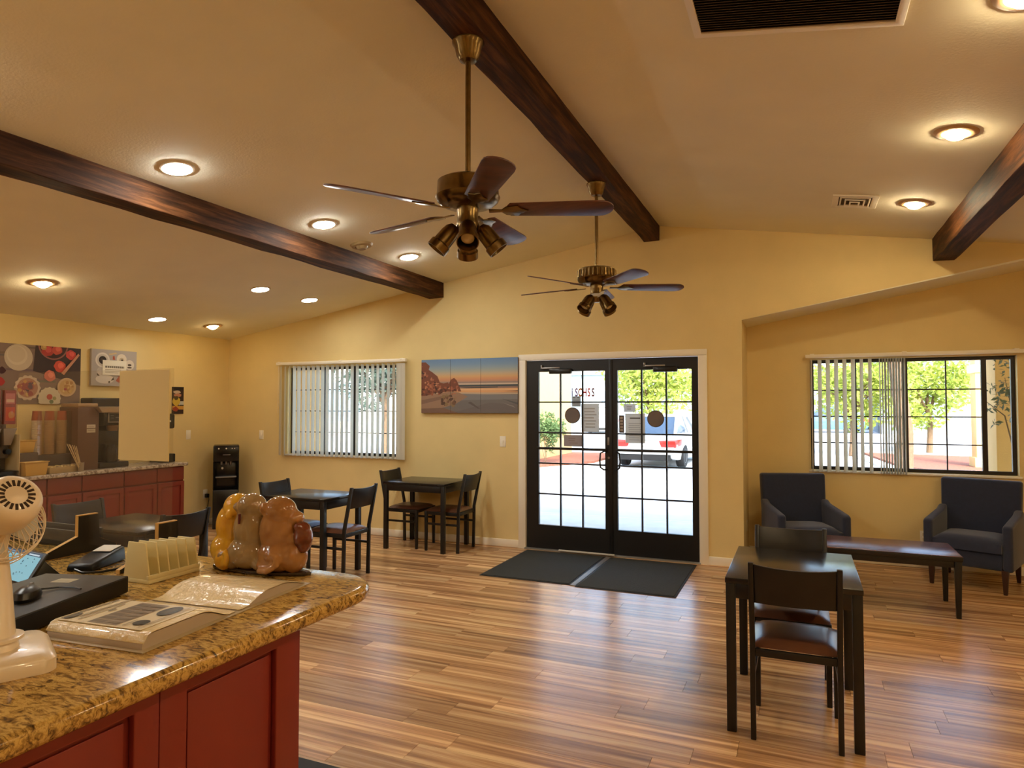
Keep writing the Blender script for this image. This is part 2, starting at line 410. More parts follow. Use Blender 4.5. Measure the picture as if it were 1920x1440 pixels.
# ---------------------------------------------------------------- entrance doors
c = MB()   # white casing
c.box(DX0-.075,DX0+.012,YW-.018,YW+T,-.005,DH+.0).box(DX1-.012,DX1+.075,YW-.018,YW+T,-.005,DH+.0).box(DX0-.075,DX1+.075,YW-.018,YW+T,DH-.012,DH+.055)
struct(c.build('trim_1', m_trim, bevel=.004), 'white casing around the black double door')
m_door = M('black_door_paint', (17,16,16), rough=.42)
zs = [.273,.611,.948,1.285,1.622,1.958]
def leaf(name, x0, x1, gx0, gx1, cols, label):
    y0, y1 = YW+.012, YW+.055
    st = struct(MB().plate(rect(x0,x1,.012,2.082), [rect(gx0,gx1,zs[0],zs[-1])], -y1, -y0, ylo).build(name, m_door, bevel=.003, smooth=0), label)
    for x in cols: MB().box(x-.008,x+.008,y0+.008,y1-.008,zs[0],zs[-1]).build('muntin', m_door, st)
    xs = [gx0]+cols+[gx1]
    for z in zs[1:-1]: MB().box(gx0,gx1,y0+.010,y1-.010,z-.008,z+.008).build('muntin', m_door, st)
    for i in range(3):
        for k in range(5):
            a, b = xs[i]+(.008 if i else 0), xs[i+1]-(.008 if i < 2 else 0)
            MB().box(a,b,y0+.019,y0+.024,zs[k]+(.008 if k else 0),zs[k+1]-(.008 if k < 4 else 0)).build('pane', m_glass, st, smooth=0)
    MB().box(gx0-.02,gx1+.02,y0-.022,y0-.008,1.100,1.128).box(gx0-.02,gx0+.005,y0-.01,y0+.002,1.10,1.128).box(gx1-.005,gx1+.02,y0-.01,y0+.002,1.10,1.128).build('push_bar', m_door, st, bevel=.003)
    return st
d1 = leaf('door_1', -2.812, -1.8505, -2.672, -1.916, [-2.420,-2.168], 'black glazed door leaf with red lettering on its glass')
d2 = leaf('door_2', -1.8495, -.948, -1.780, -1.011, [-1.524,-1.268], 'black glazed door leaf beside the tan wall corner')
def pull(x, s, par):
    y = YW+.012; pts = [(x,y,1.09)]
    for i in range(9):
        a = math.pi*i/8; 
    pts = [(x,y,1.10),(x+s*.02,y-.05,1.10),(x+s*.055,y-.06,1.08),(x+s*.062,y-.06,1.0),(x+s*.055,y-.06,.93),(x+s*.02,y-.05,.905),(x,y,.905)]
    MB().tube(pts, .009, 10).build('handle', m_blackmetal, par)
MB().box(-1.868,-1.832,YW+.002,YW+.0115,.02,2.075).build('astragal', m_door, d2, bevel=.002)
pull(-1.895, -1, d1); pull(-1.80, 1, d2)
for xa, xb, par in ((-2.53,-2.275,d1),(-1.39,-1.145,d2)):
    MB().box(xa,xb,YW-.05,YW+.011,1.93,1.985).build('door_closer', m_plastic_b, par, bevel=.008)
    MB().box(xa-.10,xa+.12,YW-.035,YW-.02,1.99,2.005).box(xa-.10,xa-.085,YW-.035,YW+.011,1.99,2.03).build('closer_arm', m_grey, par, bevel=.002)
MB().box(-1.888,-1.858,YW+.004,YW+.0125,1.165,1.247).build('lock_plate', M('lock_steel',(150,145,138),rough=.4,metal=.7), d1, bevel=.002)
MB().cyl((-1.872,YW+.012,1.03),(-1.872,YW-.004,1.03),.012).build('lock_cylinder', m_grey, d1)
# things stuck on the glass (inside face)
yg = YW+.030
fm = frame_mx((0,yg-.0005,0), (1,0,0), (0,0,1))
def thin(name, rgb, k):
    m = M(name, rgb, rough=.7); n = m.node_tree; b = n.nodes['Principled BSDF']; o = [q for q in n.nodes if q.type == 'OUTPUT_MATERIAL'][0]
    t = n.nodes.new('ShaderNodeBsdfTranslucent'); t.inputs[0].default_value = (*lin(rgb),1); x = n.nodes.new('ShaderNodeMixShader'); x.inputs[0].default_value = k
    n.links.new(b.outputs[0], x.inputs[1]); n.links.new(t.outputs[0], x.inputs[2]); n.links.new(x.outputs[0], o.inputs[0])
    return m
m_st = thin('sticker_dark', (98,88,84), .3); m_pap = thin('notice_paper', (216,216,212), .45); m_pap2 = thin('notice_back', (176,164,158), .45)
def notice(name, label, cat, x0, x1, z0, z1, items, mat):
    o = MB().box(x0,x1,yg-.003,yg,z0,z1).build(name, mat, smooth=0)
    tag(o, label, cat)
    if items: ink('print', items, frame_mx((x0,yg-.003,z0),(1,0,0),(0,0,1)), o)
    return o
g1, g2, g3 = (120,120,118), (160,160,156), (90,88,86)
def textlines(wd, ht, n, rg, m=.1, c=g1, h=.35):
    out = []
    for i in range(n):
        z = ht*(1-m)-(ht*(1-2*m))*(i+.5)/n; hh = ht*(1-2*m)/n*h/2; a = wd*(m+rg.uniform(0,.12)); b = wd*(1-m-rg.uniform(0,.2))
        out.append((rect(a,b,z-hh,z+hh), c))
    return out
rg = random.Random(3)
for (cx, cz, lab) in ((-2.283,1.477,'round dark sticker on the glass of the lettered door leaf'),(-1.380,1.447,'round dark sticker on the glass above the white car')):
    o = MB().cyl((cx,yg-.003,cz),(cx,yg,cz),.088,n=32).build('round_sticker', m_st); tag(o, lab, 'sticker')
    ink('print', [(disc(0,0,.078,28),(112,100,94)),(rect(-.05,.05,.012,.022),(108,100,96)),(rect(-.06,.06,-.012,-.004),(108,100,96)),(rect(-.045,.045,-.034,-.026),(108,100,96)),(rect(-.03,.03,.035,.045),(108,100,96))], frame_mx((cx,yg-.003,cz),(1,0,0),(0,0,1)), o)
notice('paper_notice','grey notice with lines of text beside the round sticker','notice',-2.182,-1.985,1.300,1.605,textlines(.197,.305,7,rg,.12,(176,176,172),.4),m_pap)
notice('paper_notice','white paper notice hanging low on the glass next to the keypad sticker','notice',-1.700,-1.490,1.190,1.500,[(rect(.05,.16,.255,.268),g3)]+textlines(.21,.24,9,rg,.1,(168,168,166),.3),m_pap)
notice('door_sign','brown sign with a notched edge below the round sticker','sign',-2.382,-2.178,1.140,1.265,textlines(.204,.125,3,rg,.2,(150,130,120),.3),m_pap2)
notice('window_sticker','dark narrow decal strip beside the meeting stile','sticker',-1.766,-1.712,1.295,1.480,[(rect(.012,.042,.02+i*.032,.042+i*.032),(170,160,150)) for i in range(5)],m_st)
notice('hours_decal','pale grey decal above the round sticker','sticker',-2.290,-2.190,1.572,1.685,[(rect(.01,.04,.096,.104),g3),(rect(.06,.085,.096,.104),g3)]+textlines(.1,.09,4,rg,.12,(150,150,148),.4),thin('decal_grey',(190,192,190),.5))
notice('window_sticker','small pale shield decal above the white paper notice','sticker',-1.712,-1.590,1.517,1.600,textlines(.122,.08,3,rg,.2,(160,160,158),.4),thin('decal_pale',(214,216,214),.5))
let = thing('door_lettering','coloured letters on the glass near the top of the door','lettering',(0,0,0))
chars = 'ISOHSS'; cols_ = [(120,84,120),(150,110,160),(226,150,70),(206,60,50),(222,100,90),(150,90,90)]
for i, ch in enumerate(chars):
    text_obj('letter', ch, .125, frame_mx((-2.285+i*.047,yg-.0012,1.722),(1,0,0),(0,0,1)), thin('letter_ink_%d'%i, cols_[i], .3), let, sx=.55, bold=.004)
# threshold and mats
o = struct(MB().box(DX0,DX1,YW-.03,YW+T,-.006,.014).build('door_threshold', m_grey, bevel=.004), 'metal door sill')
m_mat = M('mat_pile', (54,54,46), rough=.95, var=.35, vs=160, bump=.6, bs=500)
m_matedge = M('mat_rubber', (30,29,26), rough=.7)
def mat_(label, x0, x1, y0, y1):
    t = thing('door_mat', label, 'mat', ((x0+x1)/2,(y0+y1)/2,0), 0, 'entrance mats'); a, b = (x1-x0)/2, (y1-y0)/2
    MB().box(-a,a,-b,b,0.0003,.005).build('rubber_border', m_matedge, t, bevel=.002)
    MB().box(-a+.018,a-.018,-b+.018,b-.018,.0045,.010).build('pile', m_mat, t, bevel=.003)
mat_('dark mat on the floor before the lettered door leaf', -2.775, -1.885, 5.70, 6.905)
mat_('dark mat on the floor nearer the tan wall corner', -1.830, -.960, 5.665, 6.90)
tag(MB().box(-1.883,-1.832,5.69,6.90,.0005,.007).build('mat_strip', M('strip_metal',(128,122,112),rough=.45,metal=.4), bevel=.002), 'thin grey strip lying between the two dark mats', 'floor strip')
tag(MB().box(-2.42,-1.80,6.912,6.944,.0145,.030).build('draft_strip', M('draft_white',(206,202,192),rough=.4), bevel=.006), 'loose white strip lying on the door sill', 'strip')

# ---------------------------------------------------------------- windows
def window(name, x0, x1, z0, z1, y, mull, cols, rows, label, open_from=None):
    y0, y1 = y+.07, y+.11; fw = .035
    xs = [x0]+mull+[x1]; holes = []
    for i in range(len(xs)-1): holes.append(rect(xs[i]+(fw if i == 0 else .022), xs[i+1]-(fw if i == len(xs)-2 else .022), z0+fw, z1-fw))
    st = struct(MB().plate(rect(x0+.001,x1-.001,z0+.001,z1-.001), holes, -y1, -y0, ylo).build(name, m_dark, bevel=.003, smooth=0), label)
    for i, h in enumerate(holes):
        a, b = h[0][0], h[1][0]
        cx = [c for c in cols if a < c < b]; grid = open_from is None or i < open_from
        ex = [a]+cx+[b]; ez = [z0+fw]+(rows if grid else [])+[z1-fw]
        if grid:
            for c in cx: MB().box(c-.006,c+.006,y0+.012,y1-.012,z0+fw,z1-fw).build('muntin', m_dark, st)
            for r in rows: MB().box(a,b,y0+.013,y1-.013,r-.006,r+.006).build('muntin', m_dark, st)
        for p in range(len(ex)-1):
            for q in range(len(ez)-1):
                MB().box(ex[p]+(.006 if p else 0),ex[p+1]-(.006 if p < len(ex)-2 else 0),y0+.018,y0+.022,ez[q]+(.006 if q else 0),ez[q+1]-(.006 if q < len(ez)-2 else 0)).build('pane', m_glass, st, smooth=0)
    MB().box(x0-.02,x1+.02,y-.022,y+.07,z0-.022,z0-.001).build('window_sill', m_trim, st, bevel=.004)
    return st
window('window_1', *W1[:2], W1[2], W1[3], YW, [-5.19], [-5.67,-4.84], [1.24,1.515,1.79], 'window behind the vertical blind beside the two dining tables')
window('window_2', *W2[:2], W2[2], W2[3], YA, [.97,1.63], [.53,1.32], [1.20,1.472,1.744], 'wide alcove window above the blue armchairs', open_from=2)
m_slat = M('blind_vinyl', (232,228,214), rough=.5)
sl = MATS['blind_vinyl'].node_tree
b_ = sl.nodes['Principled BSDF']; b_.inputs['Transmission Weight'].default_value = 0
tl = sl.nodes.new('ShaderNodeBsdfTranslucent'); tl.inputs[0].default_value = (*lin((228,226,214)),1); mxs = sl.nodes.new('ShaderNodeMixShader'); mxs.inputs[0].default_value = .45
so = [n for n in sl.nodes if n.type == 'OUTPUT_MATERIAL'][0]
sl.links.new(b_.outputs[0], mxs.inputs[1]); sl.links.new(tl.outputs[0], mxs.inputs[2]); sl.links.new(mxs.outputs[0], so.inputs[0])
def slat_mesh(h):
    mb = MB(); n = 6; vs = []; fs = []
    for k in range(2):
        for i in range(n+1):
            u = -.0445+.089*i/n; vs += [(u, .004*(1-(u/.0445)**2)+(.0012 if k else 0), 0), (u, .004*(1-(u/.0445)**2)+(.0012 if k else 0), h)]
    m = 2*(n+1)
    for i in range(n):
        fs += [(2*i,2*i+2,2*i+3,2*i+1),(m+2*i+1,m+2*i+3,m+2*i+2,m+2*i)]
        fs += [(2*i,m+2*i,m+2*i+2,2*i+2),(2*i+1,2*i+3,m+2*i+3,m+2*i+1)]
    fs += [(0,1,m+1,m),(2*n,m+2*n,m+2*n+1,2*n+1)]
    return mb.add(vs, fs)
def blind(label, x0, x1, y, ztop, zbot, slots, ends):
    t = thing('vertical_blind', label, 'blind', ((x0+x1)/2,y,zbot))
    cx = (x0+x1)/2; h = ztop-zbot
    MB().box(x0-cx,x1-cx,-.025,.025,h,h+.035).build('headrail', m_trim, t, bevel=.004)
    for e in ends: MB().box(e-cx-.02,e-cx+.02,-.03,.068,h+.02,h+.042).build('bracket', m_trim, t, bevel=.002)
    me = None
    for x, a in slots:
        if me is None: o = slat_mesh(h-.02).build('slat', m_slat, t, smooth=60); me = o.data
        else: o = bpy.data.objects.new('slat', me); COL.objects.link(o); o.parent = t
        o.location = (x-cx, rnd.uniform(-.002,.002), rnd.uniform(0,.003)); o.rotation_euler = (0,0,a)
    MB().tube([(x0-cx+.05,-.03,h-.01),(x0-cx+.05,-.032,.55)], .002, 6).build('pull_wand', m_white, t)
    return t
# angle measured from +X; slat direction ~ along the wanted plan direction
s1 = []
for i in range(25):
    x = -6.27+.076*i
    a = R(103)
    if i < 3: a = R(150+i*-6)
    if i >= 24: a = R(172)
    s1.append((x, a+R(rnd.uniform(-2,2))))
s1.append((-4.40, R(170)))
blind('white vertical blind over the window beside the dining tables', -6.33, -4.345, YW-.06, 2.115, .935, s1, [-6.28,-5.3,-4.40])
s2 = [(.115,R(95))]+[(.19+.0765*i, R(64)+R(rnd.uniform(-2,2))) for i in range(7)]
s2 += [(.735+.024*i, R(92)+R(rnd.uniform(-4,4))) for i in range(10)]
blind('white vertical blind half drawn over the alcove window', .055, 1.92, YA-.06, 2.075, .905, s2, [.12,.95,1.86])

# ---------------------------------------------------------------- wall plates
def plate_(label, o, x, y, kind):
    t = thing('wall_plate', label, 'outlet' if kind == 'outlet' else 'switch', o); mx = frame_mx((0,0,0), x, y)
    MB().box(-.037,.037,-.06,.06,0,.006,mx).build('cover', m_trim, t, bevel=.002)
    if kind == 'switch': MB().box(-.006,.006,-.013,.013,.005,.012,mx).build('toggle', m_trim, t, bevel=.002)
    else:
        for s in (-1,1): MB().box(-.017,.017,s*.025-.014,s*.025+.014,.0055,.008,mx).build('socket', M('socket_ivory',(214,200,168),rough=.4), t, bevel=.002)
plate_('ivory light switch on the wall beside the blind', (-6.64,YW-.0005,1.195), (1,0,0), (0,0,1), 'switch')
plate_('ivory light switch under the beach picture', (-3.10,YW-.0005,1.178), (1,0,0), (0,0,1), 'switch')
plate_('ivory outlet above the end of the breakfast bar', (XL+.0005,6.33,1.21), (0,-1,0), (0,0,1), 'outlet')
plate_('ivory outlet low on the wall beside the water cooler', (XL+.0005,6.61,.42), (0,-1,0), (0,0,1), 'outlet')
plate_('outlet on the narrow alcove return wall', (AX+.0005,7.42,.34), (0,-1,0), (0,0,1), 'outlet')
plate_('ivory outlet low on the wall below the alcove window', (1.10,YA-.0005,.30), (1,0,0), (0,0,1), 'outlet')
t = thing('plug_adapter','black plug in the outlet beside the water cooler','plug',(XL+.010,6.61,.395))
MB().box(0,.045,-.022,.022,-.022,.03).build('plug_body', m_plastic_b, t, bevel=.008)
MB().tube([(.045,0,0),(.055,0,-.01),(.058,0,-.05),(.03,-.01,-.2),(.02,-.01,-.38)], .004, 8).build('cord', m_plastic_b, t)
# ---------------------------------------------------------------- outside
m_asph = M('asphalt', (184,186,189), rough=.9, var=.08, vs=2.2, bump=.2, bs=120)
m_conc = M('concrete', (206,204,200), rough=.85, var=.07, vs=5)
m_stucco = M('yellow_stucco', (208,170,112), rough=.85, var=.04, vs=6, bump=.2, bs=80)
m_mulch = M('red_mulch', (150,92,70), rough=.95, rgb2=(96,54,42), vs=26, bump=.8, bs=60)
GZ = -.12
struct(MB().box(-60,60,YA+.6,120,GZ-.2,GZ).build('ground', m_asph, smooth=0))
struct(MB().box(-14,AX-.2,YW+T+.002,YA+.6,GZ-.2,-.03).box(-14,9,YA+T+.002,9.55,GZ-.2,-.031).build('sidewalk', m_conc, bevel=.01))
struct(MB().box(-14,9,9.551,9.70,GZ-.15,-.036).build('kerb', M('kerb_concrete',(206,204,198),rough=.8), bevel=.02))
# planter bed with kerb, wing block of the building
bed = [(-9.4,15.6),(-6.3,16.1),(-5.2,18.2),(-5.25,21.8),(-9.4,21.8)]
o = struct(MB().prism(bed, GZ-.02, GZ+.10).build('planter_kerb', m_conc, bevel=.04))
cx = sum(p[0] for p in bed)/5; cy = sum(p[1] for p in bed)/5
MB().prism([(cx+(x-cx)*.93, cy+(y-cy)*.93) for x,y in bed], GZ+.09, GZ+.16).build('mulch_bed', m_mulch, o)
t = thing('stucco_wing','yellow stucco block of the building behind the round bush','building',(-8.2,19.3,GZ+.15))
MB().box(-1.5,1.2,-1.3,2.05,0,4.6).build('wall', m_stucco, t); MB().box(-1.8,1.5,-1.6,2.4,4.6,4.9).build('eave', m_trim, t); MB().box(-1.52,1.22,-1.32,2.07,0,.35).build('plinth', M('stucco_base',(196,160,112),rough=.85), t)
def porch_pillar(label, x, y, w=.46):
    t = thing('porch_pillar', label, 'pillar', (x,y,-.031 if y < 9.5 else GZ))
    MB().box(-w/2,w/2,-w/2,w/2,0,3.35).build('shaft', m_stucco, t, bevel=.01); MB().box(-w/2-.05,w/2+.05,-w/2-.05,w/2+.05,0,.4).build('plinth', m_stucco, t, bevel=.015)
    MB().box(-w/2-.06,w/2+.06,-w/2-.06,w/2+.06,2.55,2.75).build('capital', m_trim, t, bevel=.02)
porch_pillar('yellow stucco pillar seen through the blind beside the dining tables', -6.98, 8.15, .42)
porch_pillar('tan stucco pillar outside the open pane of the alcove window', 2.27, 9.1, .64)
porch_pillar('pale slender pillar across the lot seen through the alcove window', 4.35, 20.5, .55)
o = struct(MB().prism([(2.2,19.5),(3.0,18.6),(5.2,19.6),(5.6,24.5),(1.6,25.5)], GZ-.02, GZ+.10).build('planter_kerb', m_conc, bevel=.04))
MB().prism([(2.4,19.7),(3.0,18.95),(5.0,19.8),(5.4,24.3),(1.9,25.2)], GZ+.09, GZ+.16).build('mulch_bed', m_mulch, o)
# vegetation
def leaves(n, center, rad, size, rg, shell=.55, clumps=0):
    mb = MB(); cs = []
    for _ in range(clumps):
        d = Vector((rg.gauss(0,1),rg.gauss(0,1),rg.gauss(0,1))).normalized(); cs.append(Vector((d.x*rad[0],d.y*rad[1],d.z*rad[2]))*rg.uniform(.3,.95))
    for _ in range(n):
        d = Vector((rg.gauss(0,1),rg.gauss(0,1),rg.gauss(0,1))).normalized()*rg.uniform(shell,1)
        p = Vector((d.x*rad[0],d.y*rad[1],d.z*rad[2]))
        if cs: 
            c0 = rg.choice(cs); p = c0 + Vector((d.x*rad[0],d.y*rad[1],d.z*rad[2]))*.34
        p += Vector(center); q = Matrix.Rotation(rg.uniform(0,6.28),4,Vector((rg.gauss(0,1),rg.gauss(0,1),rg.gauss(0,1))).normalized())
        s = size*rg.uniform(.6,1.2)
        mb.add([(-s,0,0),(0,-s*.45,s*.1),(s,0,0),(0,s*.45,s*.1)], [(0,1,2,3)], Matrix.Translation(p) @ q)
    return mb
def leaf_mat(name, rgb, rgb2):
    m = M(name, rgb, rough=.55, rgb2=rgb2, vs=3); n = m.node_tree; b = n.nodes['Principled BSDF']
    t = n.nodes.new('ShaderNodeBsdfTranslucent'); t.inputs[0].default_value = (*lin(rgb),1); x = n.nodes.new('ShaderNodeMixShader'); x.inputs[0].default_value = .4
    o = [k for k in n.nodes if k.type == 'OUTPUT_MATERIAL'][0]; n.links.new(b.outputs[0], x.inputs[1]); n.links.new(t.outputs[0], x.inputs[2]); n.links.new(x.outputs[0], o.inputs[0])
    return m
m_lime = leaf_mat('lime_leaf', (176,186,86), (128,150,66)); m_green = leaf_mat('green_leaf', (116,142,88), (78,104,62)); m_bark = M('bark', (104,82,62), rough=.9, var=.2, vs=20)
def plant(name, label, cat, loc, rad, cz, n, size, mat, trunk, seed, clumps=0, shell=.55):
    rg = random.Random(seed); t = thing(name, label, cat, loc)
    f = leaves(n, (0,0,cz), rad, size, rg, shell, clumps).build('foliage', mat, t, smooth=0); f['kind'] = 'stuff'
    tb = MB()
    if trunk:
        tb.tube([(0,0,0),(.05,0,cz*.4),(-.04,.05,cz*.8)], [trunk,trunk*.8,trunk*.55], 9)
    for k in range(9 if trunk else 6):
        a = rg.uniform(0,6.28); r = rg.uniform(.4,.8); z0 = cz*.55 if trunk else .02
        tb.tube([(0,0,z0),(math.cos(a)*rad[0]*r*.4,math.sin(a)*rad[1]*r*.4,z0+(cz-z0)*.6+.1),(math.cos(a)*rad[0]*r,math.sin(a)*rad[1]*r,cz+rad[2]*rg.uniform(-.2,.6))], [max(trunk,.02)*.4,max(trunk,.02)*.28,max(trunk,.02)*.12], 6)
    tb.build('trunk' if trunk else 'stem', m_bark, t)
    return t
plant('round_bush','green round bush growing against the yellow stucco block','bush',(-6.3,17.0,GZ+.15),(.52,.52,.66),.85,2600,.05,m_green,0,11,clumps=26)
plant('lime_tree','lime green tree behind the parked white car','tree',(-5.7,27.5,GZ),(2.2,2.0,1.7),2.9,5200,.12,m_lime,.12,12,clumps=46)
plant('lime_tree','lime green tree seen through the slats of the alcove blind','tree',(1.6,25.6,GZ),(1.7,1.6,1.5),2.3,4200,.11,m_lime,.11,13,clumps=40)
plant('lime_tree','lime green tree seen through the clear panes of the alcove window','tree',(4.3,28.5,GZ),(1.9,1.6,1.6),2.5,4200,.12,m_lime,.11,18,clumps=40)
plant('dark_tree','grey green tree outside the window beside the beach picture','tree',(-13.1,19.5,GZ),(2.0,2.0,1.5),3.1,4200,.11,leaf_mat('dull_leaf',(96,112,98),(64,80,70)),.14,14,clumps=36)
plant('low_bush','small green bush at the foot of the tan pillar','bush',(2.33,8.38,-.031),(.30,.2,.36),.68,1500,.03,m_green,0,15,clumps=16)
plant('thin_tree','sparse leafy branches hanging beside the tan pillar','tree',(2.02,8.25,-.031),(.42,.2,.52),1.72,420,.035,leaf_mat('olive_leaf',(92,98,70),(70,72,54)),.022,16,clumps=14)
rg = random.Random(77); t = thing('shade_tree','large tree whose crown shades the parked white car','tree',(1.69,14.0,GZ))
f = leaves(5200, (-2.3,-.4,5.3), (3.4,2.4,1.25), .13, rg, .4, 60).build('foliage', m_green, t, smooth=0); f['kind'] = 'stuff'
tb = MB().tube([(0,0,0),(.05,.02,1.2),(-.1,0,2.6),(-.6,-.1,3.9)], [.17,.14,.12,.09], 10)
for dx, dy, dz in ((-3.6,.4,5.2),(-2.4,-1.4,5.6),(-1.0,1.0,5.8),(-4.6,-.8,5.0),(.3,-.6,5.2)): tb.tube([(-.3,-.05,3.3),(dx*.5,dy*.5,(dz+3.6)/2+.3),(dx,dy,dz)], [.08,.05,.02], 7)
tb.build('trunk', m_bark, t)
# buildings far behind
def shop(label, x, y, wd, dp, h, rgb, nwin, seed, roof=False):
    t = thing('shop_building', label, 'building', (x,y,GZ)); m = M('shop_wall_%d'%seed, rgb, rough=.8)
    MB().box(-wd/2,wd/2,0,dp,0,h).build('wall', m, t)
    MB().box(-wd/2-.3,wd/2+.3,-.4,dp+.3,h,h+.35).build('parapet', M('parapet_%d'%seed,(206,208,204),rough=.7), t, bevel=.03)
    if roof: MB().hexa([(-wd/2-.4,-.6,h+.3),(wd/2+.4,-.6,h+.3),(wd/2+.4,dp,h+.3),(-wd/2-.4,dp,h+.3)],[(-wd/2+1,dp*.5,h+2.1),(wd/2-1,dp*.5,h+2.1),(wd/2-1,dp*.6,h+2.1),(-wd/2+1,dp*.6,h+2.1)]).build('roof', M('shop_roof',(140,146,150),rough=.7), t)
    for i in range(nwin):
        a = -wd/2+wd*(i+.2)/nwin; b = -wd/2+wd*(i+.8)/nwin
        wn = MB().box(a,b,-.06,.02,.7,h*.72).build('window', M('shop_frame',(180,184,186),rough=.5), t)
        MB().box(a+.08,b-.08,-.08,-.05,.8,h*.72-.1).build('pane', M('shop_glass',(120,140,156),rough=.15,spec=.8), wn)
    return t
shop('grey blue shop front far across the lot behind the lime tree', -19, 52, 22, 8, 4.2, (140,156,162), 6, 1)
shop('pale shop building with a sign far behind the parked car', -1.5, 58, 11, 8, 4.6, (170,172,168), 4, 2)
MATSIGN = M('green_sign', (150,206,80), rough=.4)
t = thing('shop_sign','green sign panel on a post far behind the white car','sign',(-3.6,52,GZ)); MB().cyl((0,0,0),(0,0,2.4),.06).build('post', m_grey, t); MB().box(-.7,.7,-.06,.06,2.3,3.4).build('panel', MATSIGN, t, bevel=.03)
shop('long grey building with a sloping roof across the lot', 14.5, 46, 20, 9, 3.6, (128,138,144), 5, 3, True)
shop('pale stucco building far beyond the dark tree', -31, 33, 16, 8, 4.4, (206,204,190), 4, 4)
t = thing('lamp_post','slim white post standing before the far shop front','post',(-13.9,40,GZ)); MB().cyl((0,0,0),(0,0,6.5),.09,.06).build('pole', m_white, t); MB().box(-.5,.1,-.1,.1,6.4,6.55).build('lamp_head', m_white, t, bevel=.02)

# vehicles
def car(label, loc, rz, paint, suv=False, truck=False):
    t = thing('car', label, 'truck' if truck else 'car', loc, rz)
    H = 1.72 if (suv or truck) else 1.46; Lh = 2.35; W_ = .89
    m = M('car_paint_'+label[:9], paint, rough=.25, coat=.6); mg = M('car_glass', (58,74,92), rough=.08, spec=.9); mt = M('tyre', (24,24,24), rough=.8); mr = M('wheel_rim', (170,172,174), rough=.3, metal=.8)
    sh = .92 if not (suv or truck) else 1.05
    # lower body: cross-sections along y (rear at -y)
    sec = [(-Lh,.42,sh-.10,.80),(-Lh+.06,.30,sh-.02,.86),(-Lh+.35,.24,sh+.02,W_),(-1.2,.22,sh+.02,W_+.02),(.6,.22,sh+.0,W_+.02),(1.2,.22,sh-.03,W_),(1.95,.24,sh-.16,.86),(Lh-.08,.30,sh-.28,.78),(Lh,.40,sh-.36,.66)]
    mb = MB(); vs = []; n = len(sec)
    for y, z0, z1, wv in sec:
        zm = z0+(z1-z0)*.55
        vs += [(-wv*.94,y,z0),(wv*.94,y,z0),(wv,y,zm),(wv*.93,y,z1-.04),(wv*.80,y,z1),(-wv*.80,y,z1),(-wv*.93,y,z1-.04),(-wv,y,zm)]
    fs = [tuple(range(8)), tuple(range((n-1)*8,n*8))[::-1]]
    for i in range(n-1):
        for k in range(8): fs.append((i*8+k,(i+1)*8+k,(i+1)*8+(k+1)%8,i*8+(k+1)%8))
    mb.add(vs, fs).build('body', m, t, bevel=.03, smooth=50)
    # cabin
    yb0, yt0, yt1, yf0 = ((-1.95,-1.05,.35,1.15) if not (suv or truck) else ((-2.2,-1.95,.35,1.1) if suv else (-.5,-.3,.7,1.35)))
    b = [(-.74,yb0,sh-.02),(.74,yb0,sh-.02),(.74,yf0,sh-.06),(-.74,yf0,sh-.06)]; tp = [(-.58,yt0,H-.05),(.58,yt0,H-.05),(.58,yt1,H-.05),(-.58,yt1,H-.05)]
    MB().hexa(b, tp).build('windows', mg, t, bevel=.03, smooth=40)
    MB().hexa([(-.60,yt0-.06,H-.07),(.60,yt0-.06,H-.07),(.60,yt1+.06,H-.07),(-.60,yt1+.06,H-.07)],[(-.50,yt0+.12,H),(.50,yt0+.12,H),(.50,yt1-.12,H),(-.50,yt1-.12,H)]).build('roof', m, t, bevel=.02)
    for s in (-1,1):
        pl = MB()
        for p0, p1 in ((b[0],tp[0]),(b[3],tp[3])): pl.cyl((abs(p0[0])*s,p0[1],p0[2]),(abs(p1[0])*s,p1[1],p1[2]),.05,.045,8)
        pl.cyl((.75*s,-.15 if not truck else .2,sh),(.59*s,-.2 if not truck else .2,H-.04),.035,n=8)
        pl.build('pillars', m, t)
        lamp = MB().hexa([(.46*s,-Lh-.035,sh-.31),(.84*s,-Lh-.005,sh-.33),(.915*s,-Lh+.40,sh-.28),(.46*s,-Lh+.3,sh-.30)],[(.40*s,-Lh-.03,sh-.15),(.83*s,-Lh+.0,sh-.13),(.91*s,-Lh+.48,sh-.12),(.42*s,-Lh+.3,sh-.13)]); lamp.build('tail_light', M('tail_red',(206,36,30),rough=.2), t, bevel=.01)
        MB().hexa([(.78*s,.72,sh+.02),(.98*s,.72,sh+.02),(.98*s,.86,sh+.02),(.78*s,.86,sh+.02)],[(.80*s,.72,sh+.16),(.97*s,.72,sh+.16),(.97*s,.84,sh+.16),(.80*s,.84,sh+.16)]).build('mirror', m, t, bevel=.02)
        for y in (-1.42,1.42):
            wh = MB(); wh.lathe([(.16,-.1),(.30,-.11),(.325,-.07),(.325,.07),(.30,.11),(.16,.1)], 24, Matrix.Translation((.80*s,y,.325)) @ Matrix.Rotation(R(90),4,'Y')); w_ = wh.build('wheel', mt, t)
            MB().lathe([(0,-.06),(.17,-.09),(.19,-.105),(.19,.105),(.17,.09),(0,.06)], 20, Matrix.Translation((.80*s,y,.325)) @ Matrix.Rotation(R(90),4,'Y')).build('rim', mr, w_)
    MB().box(-.27,.27,-Lh-.03,-Lh+.02,sh-.30,sh-.16).build('licence_plate', M('plate_white',(220,220,214),rough=.4), t, bevel=.004)
    MB().hexa([(-.82,-Lh-.06,.40),(.82,-Lh-.06,.40),(.87,-Lh+.2,.38),(-.87,-Lh+.2,.38)],[(-.80,-Lh-.045,.60),(.80,-Lh-.045,.60),(.88,-Lh+.2,.60),(-.88,-Lh+.2,.60)]).build('bumper', m, t, bevel=.03)
